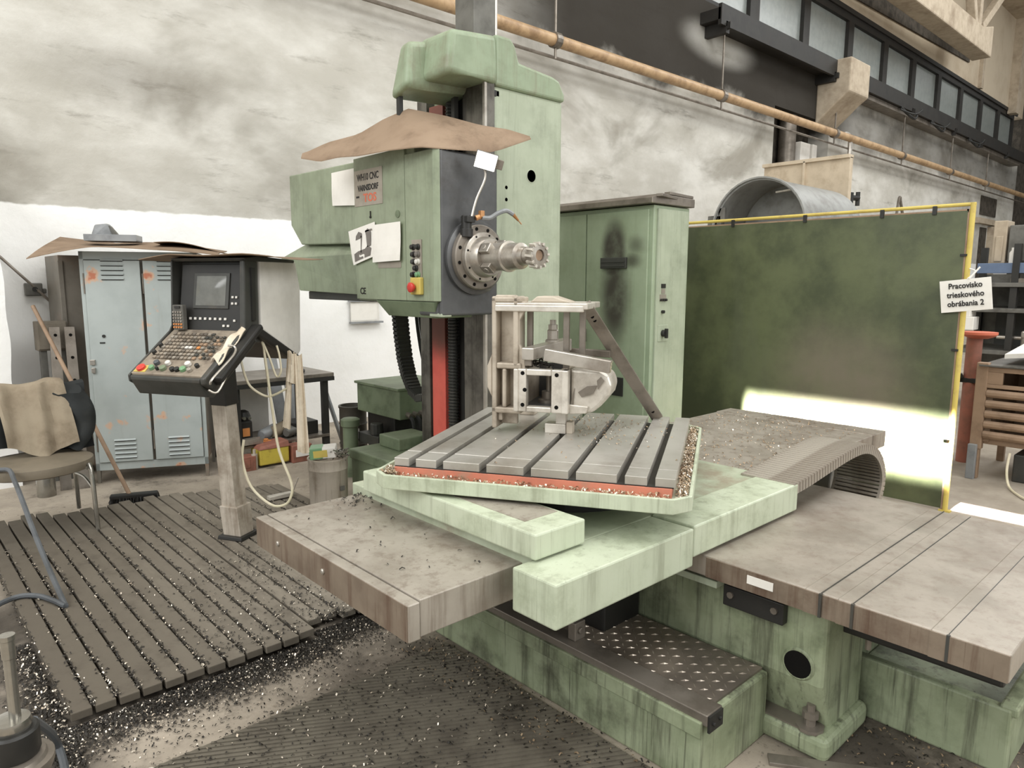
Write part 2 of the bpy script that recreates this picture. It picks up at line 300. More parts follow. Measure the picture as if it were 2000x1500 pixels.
# ------------------------------------------------------------------ mesh helpers
class MB:
    def __init__(s, T=None): s.v = []; s.f = []; s.T = T
    def add(s, vs, fs):
        b = len(s.v)
        for q in vs:
            q = Vector(q)
            if s.T is not None: q = s.T @ q
            s.v.append(q)
        s.f += [tuple(b+i for i in f) for f in fs]
        return s
    def box(s, x0, y0, z0, x1, y1, z1):
        return s.add([(x0,y0,z0),(x1,y0,z0),(x1,y1,z0),(x0,y1,z0),(x0,y0,z1),(x1,y0,z1),(x1,y1,z1),(x0,y1,z1)],
                     [(0,3,2,1),(4,5,6,7),(0,1,5,4),(1,2,6,5),(2,3,7,6),(3,0,4,7)])
    def bar(s, a, b, w, h, up=(0,0,1)):
        a = Vector(a); b = Vector(b); d = (b-a).normalized(); u = Vector(up)
        sd = d.cross(u).normalized(); u = sd.cross(d).normalized()
        c = [(-w/2,-h/2),(w/2,-h/2),(w/2,h/2),(-w/2,h/2)]
        vs = [p + sd*i + u*j for p in (a, b) for i, j in c]
        return s.add(vs, [(3,2,1,0),(4,5,6,7),(0,1,5,4),(1,2,6,5),(2,3,7,6),(3,0,4,7)])
    def prism(s, poly, lo, hi, ax='z'):
        def q(a, b, h): return {'z': (a,b,h), 'x': (h,a,b), 'y': (a,h,b)}[ax]
        n = len(poly)
        vs = [q(a,b,lo) for a,b in poly] + [q(a,b,hi) for a,b in poly]
        fs = [tuple(range(n))[::-1], tuple(range(n,2*n))] + [(i,(i+1)%n,n+(i+1)%n,n+i) for i in range(n)]
        return s.add(vs, fs)
    def frust(s, lo, hi):
        n = len(lo)
        return s.add(list(lo)+list(hi), [tuple(range(n))[::-1], tuple(range(n,2*n))] + [(i,(i+1)%n,n+(i+1)%n,n+i) for i in range(n)])
    def cyl(s, a, b, r, r1=None, n=20, cap=True):
        return s.lathe(a, Vector(b)-Vector(a), [(r,0),(r if r1 is None else r1,1)], n, cap)
    def lathe(s, a, ax, prof, n=24, cap=True):
        a = Vector(a); ax = Vector(ax); d = ax.normalized(); L = ax.length
        t = Vector((0,0,1)) if abs(d.z) < 0.9 else Vector((1,0,0))
        u = d.cross(t).normalized(); w = d.cross(u)
        vs = []; fs = []
        for r, h in prof:
            for i in range(n):
                t = 2*PI*i/n; vs.append(a + d*(h*L) + (u*math.cos(t) + w*math.sin(t))*r)
        for k in range(len(prof)-1):
            for i in range(n): fs.append((k*n+i, k*n+(i+1)%n, (k+1)*n+(i+1)%n, (k+1)*n+i))
        if cap: fs += [tuple(range(n))[::-1], tuple((len(prof)-1)*n+i for i in range(n))]
        return s.add(vs, fs)
    def tube(s, pts, r, n=8, smooth=4):
        P = [Vector(p) for p in pts]
        if smooth > 1 and len(P) > 2:
            Q = []
            for i in range(len(P)-1):
                p0 = P[max(i-1,0)]; p1 = P[i]; p2 = P[i+1]; p3 = P[min(i+2,len(P)-1)]
                for k in range(smooth):
                    t = k/smooth
                    Q.append(0.5*((2*p1)+(p2-p0)*t+(2*p0-5*p1+4*p2-p3)*t*t+(3*p1-p0-3*p2+p3)*t**3))
            Q.append(P[-1]); P = Q
        rings = []; prev = None
        for i, p in enumerate(P):
            d = (P[min(i+1,len(P)-1)] - P[max(i-1,0)]).normalized()
            if prev is None:
                t = Vector((0,0,1)) if abs(d.z) < 0.9 else Vector((1,0,0)); u = d.cross(t).normalized()
            else:
                u = (prev - d*prev.dot(d)).normalized()
            prev = u; w = d.cross(u)
            rings.append([p + (u*math.cos(2*PI*k/n) + w*math.sin(2*PI*k/n))*r for k in range(n)])
        vs = [q for rg in rings for q in rg]; fs = []
        for i in range(len(rings)-1):
            for k in range(n): fs.append((i*n+k, i*n+(k+1)%n, (i+1)*n+(k+1)%n, (i+1)*n+k))
        fs += [tuple(range(n))[::-1], tuple((len(rings)-1)*n+k for k in range(n))]
        return s.add(vs, fs)
    def sheet(s, nx, ny, fn, th=0.004, nrm=(0,0,1)):
        """closed thin sheet: fn(u,v) in 0..1"""
        o = Vector(nrm)*th; m = (nx+1)*(ny+1)
        top = [Vector(fn(i/nx, j/ny)) for j in range(ny+1) for i in range(nx+1)]
        vs = top + [p - o for p in top]; fs = []
        I = lambda i, j: j*(nx+1)+i
        for j in range(ny):
            for i in range(nx):
                fs.append((I(i,j),I(i+1,j),I(i+1,j+1),I(i,j+1)))
                fs.append((m+I(i,j+1),m+I(i+1,j+1),m+I(i+1,j),m+I(i,j)))
        bd = [I(i,0) for i in range(nx)] + [I(nx,j) for j in range(ny)] + [I(i,ny) for i in range(nx,0,-1)] + [I(0,j) for j in range(ny,0,-1)]
        for k in range(len(bd)):
            a, b = bd[k], bd[(k+1)%len(bd)]; fs.append((a, m+a, m+b, b))
        return s.add(vs, fs)

def quad_sheet(mb, a, b, c, d, th=0.003, nx=4, ny=4, wave=0.0):
    a, b, c, d = map(Vector, (a, b, c, d))
    nm = (b-a).cross(d-a).normalized()
    def fn(u, v):
        p = (a*(1-u)+b*u)*(1-v) + (d*(1-u)+c*u)*v
        return p + nm*(wave*(math.sin(3.1*u+1.3*v)+0.6*math.sin(5*v+2*u)))
    return mb.sheet(nx, ny, fn, th, nm)

def mesh_of(name, mb, mat, off=None, smooth=False):
    me = bpy.data.meshes.new(name)
    vs = mb.v if off is None else [v - off for v in mb.v]
    me.from_pydata([tuple(v) for v in vs], [], mb.f); me.update()
    bm = bmesh.new(); bm.from_mesh(me); bmesh.ops.recalc_face_normals(bm, faces=bm.faces); bm.to_mesh(me); bm.free()
    me.materials.append(MT[mat] if isinstance(mat, str) else mat)
    if smooth:
        me.polygons.foreach_set('use_smooth', [True]*len(me.polygons))
        try: me.set_sharp_from_angle(angle=math.radians(38))
        except Exception: pass
    return me

def bev(o, w, seg=2):
    m = o.modifiers.new('edge_round', 'BEVEL'); m.width = w; m.segments = seg; m.limit_method = 'ANGLE'; m.angle_limit = math.radians(32)

def setp(o, label=None, cat=None, group=None, kind=None):
    if label: o['label'] = label
    if cat: o['category'] = cat
    if group: o['group'] = group
    if kind: o['kind'] = kind
    return o

LOC = {}
def thing(name, label, cat, loc=(0,0,0), rotz=None, group=None):
    """rotz None: parts are given in world coordinates; else in the thing's own frame"""
    o = bpy.data.objects.new(name, None); COL.objects.link(o); o.empty_display_size = 0.1
    o.location = loc
    if rotz is not None: o.rotation_euler = (0, 0, rotz)
    LOC[o.name] = Vector(loc) if rotz is None else None
    return setp(o, label, cat, group)

def part(name, mb, mat, parent, bevel=0.0, smooth=False, label=None, kind=None, seg=2):
    r = parent
    while r.parent: r = r.parent
    off = LOC.get(r.name)
    o = bpy.data.objects.new(name, mesh_of(name, mb, mat, off, smooth)); COL.objects.link(o); o.parent = parent
    if bevel: bev(o, bevel, seg)
    return setp(o, label, None, None, kind)

def solo(name, mb, mat, label=None, cat=None, group=None, kind=None, bevel=0.0, smooth=False, loc=None):
    if loc is None:
        xs = [v.x for v in mb.v]; ys = [v.y for v in mb.v]; zs = [v.z for v in mb.v]
        loc = ((min(xs)+max(xs))/2, (min(ys)+max(ys))/2, min(zs))
    o = bpy.data.objects.new(name, mesh_of(name, mb, mat, Vector(loc), smooth)); COL.objects.link(o); o.location = loc
    LOC[o.name] = Vector(loc)
    if bevel: bev(o, bevel)
    return setp(o, label, cat, group, kind)

def struct(name, mb, mat, bevel=0.0, smooth=False): return solo(name, mb, mat, kind='structure', bevel=bevel, smooth=smooth, loc=(0,0,0))

def dup(o, offset, parent=None):
    c = o.copy(); COL.objects.link(c); c.location = Vector(o.location) + Vector(offset)
    if parent is not None: c.parent = parent
    return c

def text_mesh(txt, size, align='CENTER', extrude=0.0006, bold=0.0, sx=1.0):
    cu = bpy.data.curves.new('lettering', 'FONT'); cu.body = txt; cu.size = size; cu.align_x = align; cu.align_y = 'CENTER'
    cu.extrude = extrude; cu.offset = bold; cu.resolution_u = 3
    to = bpy.data.objects.new('lettering', cu)
    me = bpy.data.meshes.new_from_object(to)
    mb = MB(); mb.v = [Vector((v.co.x*sx, v.co.y, v.co.z)) for v in me.vertices]; mb.f = [tuple(p.vertices) for p in me.polygons]
    bpy.data.objects.remove(to); bpy.data.curves.remove(cu); bpy.data.meshes.remove(me)
    return mb
def place(mb, o, ex, ey):
    """put a flat x/y mesh on a plane: origin o, text right ex, text up ey"""
    ex = Vector(ex).normalized(); ey = Vector(ey).normalized(); ez = ex.cross(ey); o = Vector(o)
    mb.v = [o + ex*v.x + ey*v.y + ez*v.z for v in mb.v]; return mb

# ------------------------------------------------------------------ the hall
m = MB(); m.box(-9, -11, -0.12, 40, 8, 0.0); struct('floor', m, 'floor')
m = MB()
m.box(0.2, 7, 0, 13.3, 7.45, 6.15); m.box(15.7, 7, 0, 31.2, 7.45, 6.15); m.box(13.3, 7, 4.9, 15.7, 7.45, 6.15)
m.box(-3, 7, 6.15, 10.3, 7.45, 10.2); m.box(-3, 7, 0, 0.2, 7.45, 6.15)
m.box(10.3, 7, 7.32, 31.2, 7.45, 10.2)
wall = struct('wall_back', m, 'wall')
m = MB(); m.box(13.3, 7.45, 0, 15.7, 7.6, 4.9); struct('wall_niche', m, 'dark_tone')
m = MB(); m.box(37, -11, 0, 37.4, 8, 10.2); struct('wall_right', m, 'dark_tone')
m = MB(); m.box(31.2, 7.0, 0, 37, 7.45, 10.2); struct('wall_far_bay', m, 'dark_tone')
# white plastered pier at the left edge of the picture
m = MB()
def pier(u, v):
    return (0.80 + 0.010*math.sin(9*v)*math.sin(4+7*u) + 0.006*math.sin(31*v), 6.35+0.65*u, 2.35*v)
m.sheet(6, 26, pier, 1.6, (1,0,0)); struct('wall_left', m, 'wall', smooth=True)
# roof slab with two open skylight strips
m = MB()
for y0, y1 in ((-11,-3.2),(0.8,2.0),(4.8,8)): m.box(-9, y0, 10.2, 40, y1, 10.4)
struct('ceiling', m, 'concrete')
# clerestory windows: one window for every bay between the black mullions
edges = [10.55, 12.46, 14.45, 16.55, 18.55, 20.45, 22.42, 24.38, 26.38, 28.35, 30.22]
for i in range(10):
    x0, x1 = edges[i], edges[i+1]
    w = bpy.data.objects.new('window_%d' % (i+1), None); COL.objects.link(w); w.location = ((x0+x1)/2, 7.1, 6.15); setp(w, kind='structure'); LOC[w.name] = Vector(w.location)
    f = MB(); hw = 0.13 if i else 0.2
    f.box(x0, 7.02, 6.15, x0+hw, 7.2, 7.32); f.box(x1-hw, 7.02, 6.15, x1, 7.2, 7.32)
    f.box(x0+hw, 7.02, 6.15, x1-hw, 7.2, 6.22); f.box(x0+hw, 7.02, 7.16, x1-hw, 7.2, 7.32)
    part('window_frame', f, 'darksteel', w)
    g = MB(); g.box(x0+hw, 7.10, 6.22, x1-hw, 7.12, 7.16); part('window_pane', g, 'pane', w)
m = MB(); m.box(10.3, 6.98, 7.3, 30.5, 7.02, 7.40); struct('trim_1', m, 'darksteel')
# black service ledge under the windows, carried by brackets
m = MB(); m.box(10.65, 6.62, 5.74, 30.6, 7, 5.92); m.box(10.65, 6.60, 5.66, 30.6, 6.66, 5.98)
lg = struct('trim_2', m, 'darksteel')
for x in (10.8, 14.9, 19.3, 22.6, 25.2, 28.0):
    b = MB(); b.box(x, 6.60, 5.56, x+0.10, 7, 5.74); b.box(x+0.02, 6.54, 5.62, x+0.08, 6.62, 5.72); part('ledge_bracket', b, 'darksteel', lg)
for x in (18.6, 20.7, 23.9):
    b = MB(); b.tube([(x,6.62,5.65),(x+0.5,6.5,5.45),(x+1.1,6.62,5.62)],0.03,6); b.tube([(x,6.62,5.6),(x+0.3,6.4,5.5),(x+0.9,6.45,5.7)],0.02,6); part('cable_loop', b, 'rubber', lg)
# light pelmet strip below the right-hand part of the ledge
m = MB(); m.box(16.2, 6.68, 5.55, 30, 6.98, 5.66); struct('trim_3', m, 'steel_dull')
# concrete corbel and its wedge
m = MB(); m.prism([(7,6.0),(6.32,6.0),(6.32,5.35),(6.5,5.22),(7,4.78)], 15.0, 15.95, 'x'); struct('trim_4', m, 'concrete', bevel=0.03)
# pipe behind the corbel and the panels in the niche
m = MB(); m.cyl((14.35,7.25,0),(14.35,7.25,4.9),0.17,n=16); m.cyl((14.6,7.3,0),(14.6,7.3,4.9),0.07,n=12)
solo('vertical_pipe', m, 'steel_dull', 'grey vertical pipe standing in the dark recess of the wall', 'pipe', smooth=True)
m = MB(); m.box(14.62, 7.08, 3.2, 15.05, 7.2, 4.42); m.box(15.1, 7.05, 3.2, 15.3, 7.2, 4.42)
solo('leaning_board', m, 'paper', 'pale narrow panel leaning in the dark wall recess under the corbel', 'panel', bevel=0.01)
# dark flat panel for the slot, and concrete crane girder over the windows
m = MB(); m.prism([(16.4,7.62),(24.6,7.92),(24.6,8.28),(16.4,8.0)], 6.96, 7.01, 'y'); struct('trim_5', m, 'dark_tone')
gr = thing('roof_girder', 'beige concrete roof girder with slanting bracing struts above the windows', 'girder', (18, 6, 7.5))
m = MB(); m.prism([(13.5,7.42),(22.6,7.42),(22.6,8.2),(21.8,8.0),(13.5,8.0)], 5.9, 6.35, 'y'); part('lower_chord', m, 'concrete', gr, 0.03)
for a, b in (((18.1,6.1,7.95),(17.4,6.1,10.2)),((18.2,6.1,7.95),(18.7,6.1,10.2)),((21.6,6.1,8.0),(20.2,6.1,10.2)),((21.8,6.1,8.0),(21.9,6.1,10.2)),((22.1,6.1,8.1),(25.0,6.1,10.2))):
    m = MB(); m.bar(a, b, 0.2, 0.2, (0,1,0)); part('strut', m, 'concrete', gr, 0.02)
m = MB(); m.box(29.2, 6.75, 7.2, 29.6, 7, 10.2); m.box(25.7, 6.9, 7.4, 25.9, 7, 8.5); struct('trim_6', m, 'concrete')
# dark flat panels for the wall openings low on the far right
m = MB(); m.box(27.1, 6.97, 3.75, 28.9, 7.0, 4.35); m.box(27.3, 6.97, 0.6, 28.0, 7.0, 3.35); struct('trim_7', m, 'dark_tone')
m = MB(); m.box(26.6, 6.85, 3.45, 29.2, 7.0, 3.62); m.box(28.2, 6.8, 0.6, 28.6, 7.0, 3.4); struct('trim_8', m, 'concrete')

# long pipe and wires along the wall
pp = thing('gas_pipe', 'long ochre pipe running along the wall on hanger rods', 'pipe', (6, 6.72, 4.6))
m = MB(); m.cyl((1.9,6.72,4.62),(31.5,6.72,4.64),0.078,n=14); part('pipe_run', m, 'copper', pp, smooth=True)
for x in (6.95, 10.95, 15.35, 19.2, 22.9, 26.4):
    m = MB(); m.cyl((x,6.72,4.40),(x,6.72,5.70),0.018,n=6); part('hanger_rod', m, 'steel_dull', pp)
    m = MB(); m.cyl((x-0.05,6.72,4.625),(x+0.05,6.72,4.625),0.10,n=14); part('pipe_clip', m, 'steel_dull', pp)
m = MB(); m.cyl((1.9,6.78,4.44),(31.5,6.78,4.42),0.022,n=8)
solo('conduit', m, 'steel_dull', 'thin grey conduit running below the ochre pipe along the wall', 'conduit', smooth=True)
v = thing('valve_pipe', 'thin bent pipe dropping from the ochre pipe to a valve on the wall', 'pipe', (16.2, 6.75, 3.3))
m = MB(); m.tube([(15.75,6.74,4.66),(15.95,6.74,4.70),(16.15,6.74,4.66),(16.2,6.74,4.5),(16.2,6.74,4.0),(16.15,6.74,3.35)],0.05,8); part('drop_pipe', m, 'steel', v, smooth=True)
m = MB(); m.cyl((16.1,6.72,3.38),(16.75,6.72,3.42),0.06,n=8); m.cyl((16.3,6.72,3.25),(16.3,6.72,3.5),0.09,n=8); m.cyl((16.75,6.72,3.25),(16.75,6.72,3.55),0.05,n=8); part('valve', m, 'black', v)
# hazard triangle and slotted plate on the pier beside it
m = MB(); m.prism([(15.72,4.15),(16.42,4.15),(15.95,3.72)], 6.97, 6.995, 'y'); tri = solo('warning_sign', m, 'plywood', 'faded triangular warning sign with red patch on the white wall', 'sign')
m = MB(); m.box(15.95, 6.955, 3.98, 16.4, 6.97, 4.12); part('red_print', m, 'orange', tri)
st = thing('wall_ladder', 'short black and white striped ladder hanging on the wall', 'ladder', (16.0, 6.9, 2.4))
for i in range(8):
    m = MB(); z = 2.25+0.16*i; m.box(15.75, 6.8, z, 16.15, 6.95, z+0.07); part('rung', m, 'black', st)
m = MB(); m.box(15.72, 6.9, 2.2, 16.18, 6.99, 3.5); part('back_plate', m, 'paper', st)
m = MB(); m.tube([(19.8,6.97,2.6),(19.85,6.97,3.1),(19.95,6.97,3.65),(20.03,6.97,3.72),(20.1,6.97,3.6),(20.5,6.97,3.0),(20.7,6.97,2.5)],0.03,6)
solo('cord_loop', m, 'steel_dull', 'dark cord hanging in a loop on the white wall beyond the screen', 'cord', smooth=True)

# ------------------------------------------------------------------ bed of the machine (travel along Y)
bed = thing('machine_bed', 'grimy green machine bed with chequer plate step and round hole', 'machine bed', (2.4, 1.6, 0))
m = MB(); m.box(1.76, 1.055, 0, 2.17, 2.6, 0.235); part('step_housing', m, 'green_base', bed, 0.008)
m = MB(); m.box(1.745, 1.05, 0.18, 1.76, 2.6, 0.235); part('step_lip', m, 'green_base', bed, 0.004)
m = MB(); m.box(1.84, 1.075, 0.235, 2.165, 2.55, 0.243); tp = part('tread_plate', m, 'tread', bed)
ribs = MB()
nx, ny = 9, 40
for i in range(nx):
    for j in range(ny):
        x = 1.862+0.036*i; y = 1.10+0.036*j
        if y > 2.5: continue
        an = math.radians(45+4 if (i+j) % 2 else -45+4); dx, dy = 0.015*math.cos(an), 0.015*math.sin(an)
        px, py = -0.0032*math.sin(an), 0.0032*math.cos(an)
        ribs.add([(x-dx,y-dy,0.243),(x+px,y+py,0.243),(x+dx,y+dy,0.243),(x-px,y-py,0.243),(x,y,0.2475)],[(0,1,4),(1,2,4),(2,3,4),(3,0,4)])
part('tread_pattern', ribs, 'tread_rib', tp, kind='stuff', label='raised polished chequer ribs')
m = MB(); m.box(1.755, 1.035, 0.225, 1.84, 2.55, 0.262); ed = part('edge_bar', m, 'steel_dull', bed, 0.003, label='dull steel bar along the step edge')
m = MB(); m.box(1.76, 1.028, 0.205, 1.835, 1.036, 0.258); m.cyl((1.78,1.03,0.23),(1.78,1.02,0.23),0.006,n=8); m.cyl((1.815,1.03,0.235),(1.815,1.02,0.235),0.006,n=8); part('bar_end_cap', m, 'black', ed)
m = MB(); m.box(1.79, 1.6, 0.262, 1.845, 1.635, 0.33); m.cyl((1.815,1.6,0.30),(1.815,1.59,0.30),0.012,n=10); part('stop_block', m, 'steel_dull', bed, 0.003)
# main casting
m = MB()
m.box(2.24, 0.95, 0.0, 3.15, 2.72, 0.30)
m.prism([(2.17,0.515),(2.17,0.25),(2.235,0.085),(2.235,0),(2.5,0),(2.5,0.515)], 0.87, 2.72, 'y')
m.box(2.24, 0.95, 0.3, 3.15, 2.72, 0.5)
part('bed_casting', m, 'green_base', bed, 0.02, seg=3)
m = MB(); m.box(2.155, 0.84, 0, 2.5, 1.12, 0.085); part('foot', m, 'green_base', bed, 0.025, seg=3)
m = MB(); m.box(2.162, 0.88, 0.084, 2.232, 1.1, 0.088); m.lathe((2.197,0.915,0.083),(0,0,1),[(0.045,0),(0.045,0.012),(0.018,0.013),(0.018,0.04),(0.027,0.041),(0.027,0.062),(0.014,0.063),(0.014,0.085)],10); part('foot_bolt', m, 'steel_dull', bed)
m = MB(); m.lathe((2.175,0.955,0.305),(-1,0,0),[(0.052,0),(0.056,0.006),(0.05,0.012),(0.046,0.012),(0.046,-0.05)],24,False); part('hole_rim', m, 'green_base', bed, smooth=True)
m = MB(); m.cyl((2.172,0.955,0.305),(2.163,0.955,0.305),0.047,n=24); part('round_hole', m, 'hole', bed)
m = MB(); m.box(2.135, 1.0, 0.43, 2.17, 1.22, 0.505); cb = part('clamp_bracket', m, 'black', bed, 0.004)
for y in (1.03, 1.19):
    b = MB(); b.cyl((2.135,y,0.475),(2.127,y,0.475),0.012,n=8); part('bracket_screw', b, 'steel_dull', cb)
m = MB(); m.box(2.09, 1.22, 0.50, 2.2, 2.6, 0.525); part('side_rail', m, 'green', bed, 0.003)
m = MB(); m.box(1.95, 1.6, 0.235, 2.17, 2.4, 0.5); part('dark_rear_housing', m, 'black', bed, 0.01)
m = MB(); m.box(2.3,0.86,0.52,2.33,0.9,0.6); m.cyl((2.33,0.8,0.36),(2.33,0.8,0.55),0.01,n=8); part('oil_pipe', m, 'steel_dull', bed)

# telescopic steel cover over the front of the bed
cv = thing('front_way_cover', 'worn brown steel telescopic cover at the front right of the machine', 'way cover', (2.6, 0.8, 0.5))
for i, (y0, y1, z1, x0) in enumerate(((0.846, 1.46, 0.620, 2.06), (0.752, 0.90, 0.6215, 2.057), (0.505, 0.80, 0.623, 2.053), (0.365, 0.55, 0.6245, 2.05))):
    dx = 0.004*(3-i)
    m = MB(); m.box(2.05+dx, y0, 0.545, 3.2-dx, y1, z1); o = part('cover_section', m, 'way_low', cv, 0.004)
    m = MB(); m.box(2.0445+dx, y0+0.003, 0.547, 2.0505+dx, min(y1,1.245), z1-0.004); part('side_skirt', m, 'way_side', o)
for y in (0.8475, 0.7535, 0.5065):
    m = MB(); m.box(2.052, y-0.0012, 0.6225, 3.19, y+0.0012, 0.6250); m.box(2.0435, y-0.004, 0.548, 2.052, y+0.004, 0.6235); part('section_joint', m, 'charcoal', cv)
m = MB(); m.box(2.053, 1.00, 0.575, 2.0555, 1.09, 0.603); part('maker_sticker', m, 'paper', cv, label='small worn pale sticker')
m = MB(); m.box(2.3, 0.42, 0.40, 3.1, 1.2, 0.545); part('under_frame', m, 'black', cv, 0.01)
# green chip trough below it
m = MB(); m.prism([(0.95,0.0),(0.435,0.0),(0.435,0.225),(0.95,0.225)], 2.53, 2.57, 'x'); m.box(2.57, 0.435, 0, 3.3, 0.47, 0.225); m.box(2.57,0.47,0.0,3.3,0.95,0.12); m.box(2.535,0.42,0.20,3.3,0.47,0.235)
solo('chip_trough', m, 'green_base', 'grimy green chip trough on the floor below the front way cover', 'trough', bevel=0.008)

# ------------------------------------------------------------------ cross slide covers (travel along X)
lc = thing('left_slide_cover', 'broad steel slide cover jutting out left beside the slatted floor', 'way cover', (1.3, 2.0, 0.55))
m = MB(); m.box(1.04, 1.49, 0.592, 1.9, 2.45, 0.70); part('cover_section', m, 'way', lc, 0.003)
m = MB(); m.box(0.998, 1.484, 0.590, 1.036, 2.455, 0.697); o = part('end_section', m, 'way', lc, 0.003)
m = MB(); m.box(0.9955, 1.488, 0.592, 0.9985, 2.451, 0.694); part('side_skirt', m, 'way_side', o)
for y in (2.27, 1.95):
    b = MB(); b.lathe((0.9955,y,0.648),(-1,0,0),[(0.010,0),(0.010,0.003),(0.006,0.006)],10); part('rivet', b, 'steel', o)
rc = thing('right_slide_cover', 'broad steel slide cover strewn with chips behind the drag chain', 'way cover', (3.5, 2.0, 0.55))
m = MB(); m.box(2.45, 1.478, 0.60, 4.20, 2.46, 0.70); part('cover_section', m, 'way', rc, 0.003)
m = MB(); m.box(4.12, 1.472, 0.612, 4.295, 2.465, 0.703); part('end_section', m, 'way', rc, 0.003)
m = MB(); m.cyl((4.1,1.62,0.42),(4.1,2.3,0.42),0.16,n=28); part('drive_motor', m, 'rack', rc, 0.01)

# saddle with the light green apron
sd = thing('saddle', 'light green machine saddle with thick apron beam along the front', 'machine saddle', (2.0, 1.6, 0.6))
m = MB(); m.box(1.318, 1.25, 0.602, 1.985, 1.425, 0.735); part('apron_beam', m, 'green_apron', sd, 0.006)
m = MB(); m.box(1.985, 1.25, 0.632, 2.735, 1.425, 0.742); part('apron_extension', m, 'green_apron', sd, 0.006)
m = MB(); m.box(1.42, 1.425, 0.60, 2.80, 2.5, 0.735); part('saddle_body', m, 'green_top', sd, 0.005)
m = MB(); m.box(1.382, 1.395, 0.742, 1.60, 2.35, 0.822); part('slide_slab', m, 'green_apron', sd, 0.006)
m = MB(); m.box(1.44, 1.50, 0.8215, 1.585, 1.98, 0.8235); part('scuffed_patch', m, 'way', sd, label='bare scuffed metal on the slab top')
m = MB(); m.cyl((2.08,1.95,0.735),(2.08,1.95,0.84),0.42,n=40); part('turntable_base', m, 'black', sd)

# ------------------------------------------------------------------ rotary table
tb = thing('rotary_table', 'square steel rotary table with T-slots in a light green chip tray', 'machine table', (1.3644, 2.0989, 0.835), math.radians(-59))
Z0 = -0.835
def tbz(z): return z + Z0
# tray: floor and rim with clipped corners
def octo(g, c): return [(-0.055+g+c,-0.092+g),(1.04-g-c,-0.092+g),(1.04-g,-0.092+g+c),(1.04-g,1.12-g-c),(1.04-g-c,1.12-g),(-0.055+g+c,1.12-g),(-0.055+g,1.12-g-c),(-0.055+g,-0.092+g+c)]
out, inn = octo(0, 0.055), octo(0.012, 0.05)
m = MB(); n = 8
z0, z1 = 0.0, 0.050
vs = [(x,y,z0) for x,y in out] + [(x,y,z1) for x,y in out] + [(x,y,z1) for x,y in inn] + [(x,y,0.028) for x,y in inn]
fs = [tuple(range(8))[::-1], tuple(range(24,32))]
for a, b in ((0,8),(8,16),(16,24)):
    fs += [(a+i, a+(i+1)%8, b+(i+1)%8, b+i) for i in range(8)]
m.add(vs, fs); part('chip_tray', m, 'green_apron', tb, 0.003)
m = MB(); m.box(0.005,-0.01,0.028,0.975,1.05,0.058); part('red_core', m, 'red_base', tb, label='red primed table core')
sl = [0.07, 0.174, 0.334, 0.493, 0.648, 0.81, 0.908]; hw = 0.013
bounds = [0.0] + [q for s_ in sl for q in (s_-hw, s_+hw)] + [0.985]
for i in range(0, len(bounds), 2):
    a, b = bounds[i], bounds[i+1]
    m = MB(); m.box(a, 0.112, tbz(0.893), b, 1.07, tbz(0.925)); m.box(a, 0.0, tbz(0.893), b, 0.108, tbz(0.9245))
    part('slot_land', m, 'table', tb, 0.0015)
m = MB(); m.box(0.003, -0.002, 0.0575, 0.98, 1.05, 0.0615)
part('slot_floor', m, 'swarf_dark', tb)
for s_ in sl:
    m = MB(); m.box(s_-0.018,-0.004,0.052,s_+0.018,0.02,0.0616); part('slot_mouth', m, 'black', tb)

def chips(name, n, region, mat, s0, s1, label=None, parent=None, cat='swarf', loc=None, T=None):
    """loose curled chips, each a bent strip lying on its surface"""
    mb = MB(T)
    for _ in range(n):
        p = region()
        if p is None: continue
        x, y, z = p; a = random.random()*2*PI; s = random.uniform(s0, s1); w = s*random.uniform(0.25,0.5)
        ca, sa = math.cos(a), math.sin(a); h = s*random.uniform(0.15,0.55); tl = random.uniform(-0.3,0.5)*w
        L = [(-s/2,0),( 0,h),(s/2,random.uniform(0,h*0.6))]
        vs = []
        for u, hh in L:
            for k in (-1, 1):
                vs.append((x+u*ca-k*w/2*sa, y+u*sa+k*w/2*ca, z+0.0008+hh+max(0,k*tl)))
        mb.add(vs, [(0,2,3,1),(2,4,5,3)])
    if parent is not None: return part(name, mb, mat, parent, kind='stuff', label=label)
    return solo(name, mb, mat, label, cat, kind='stuff')
def tray_front(): return (random.uniform(0.0,0.97), random.uniform(-0.078,-0.008), 0.030+random.random()*0.01)
def tray_right(): return (random.uniform(0.988,1.026), random.uniform(-0.05,1.08), 0.030+random.random()**2*0.028)
def tray_corner(): return (random.uniform(-0.035,0.02), random.uniform(-0.06,0.03), 0.030+random.random()*0.02)
def tray_left(): return (random.uniform(-0.043,-0.002), random.uniform(-0.05,1.08), 0.030+random.random()*0.015)
for nm, fn, nn in (('swarf_in_tray', tray_right, 1100), ('swarf_in_tray', tray_front, 520), ('swarf_in_tray', tray_corner, 200), ('swarf_in_tray', tray_left, 260)):
    chips(nm, nn, fn, 'swarf_brown', 0.006, 0.015, 'brownish chips lying in the tray', tb)
    chips(nm, nn//2, fn, 'swarf_bright', 0.006, 0.014, 'bright chips lying in the tray', tb)
def tab_top():
    return (random.gauss(0.62,0.16), min(1.05,abs(random.gauss(0.72,0.2))), 0.090)
chips('swarf_on_table', 240, tab_top, 'swarf_brown', 0.005, 0.013, 'scattered chips on the table top', tb)
chips('swarf_on_table', 90, tab_top, 'swarf_bright', 0.004, 0.010, 'bright chips on the table top', tb)

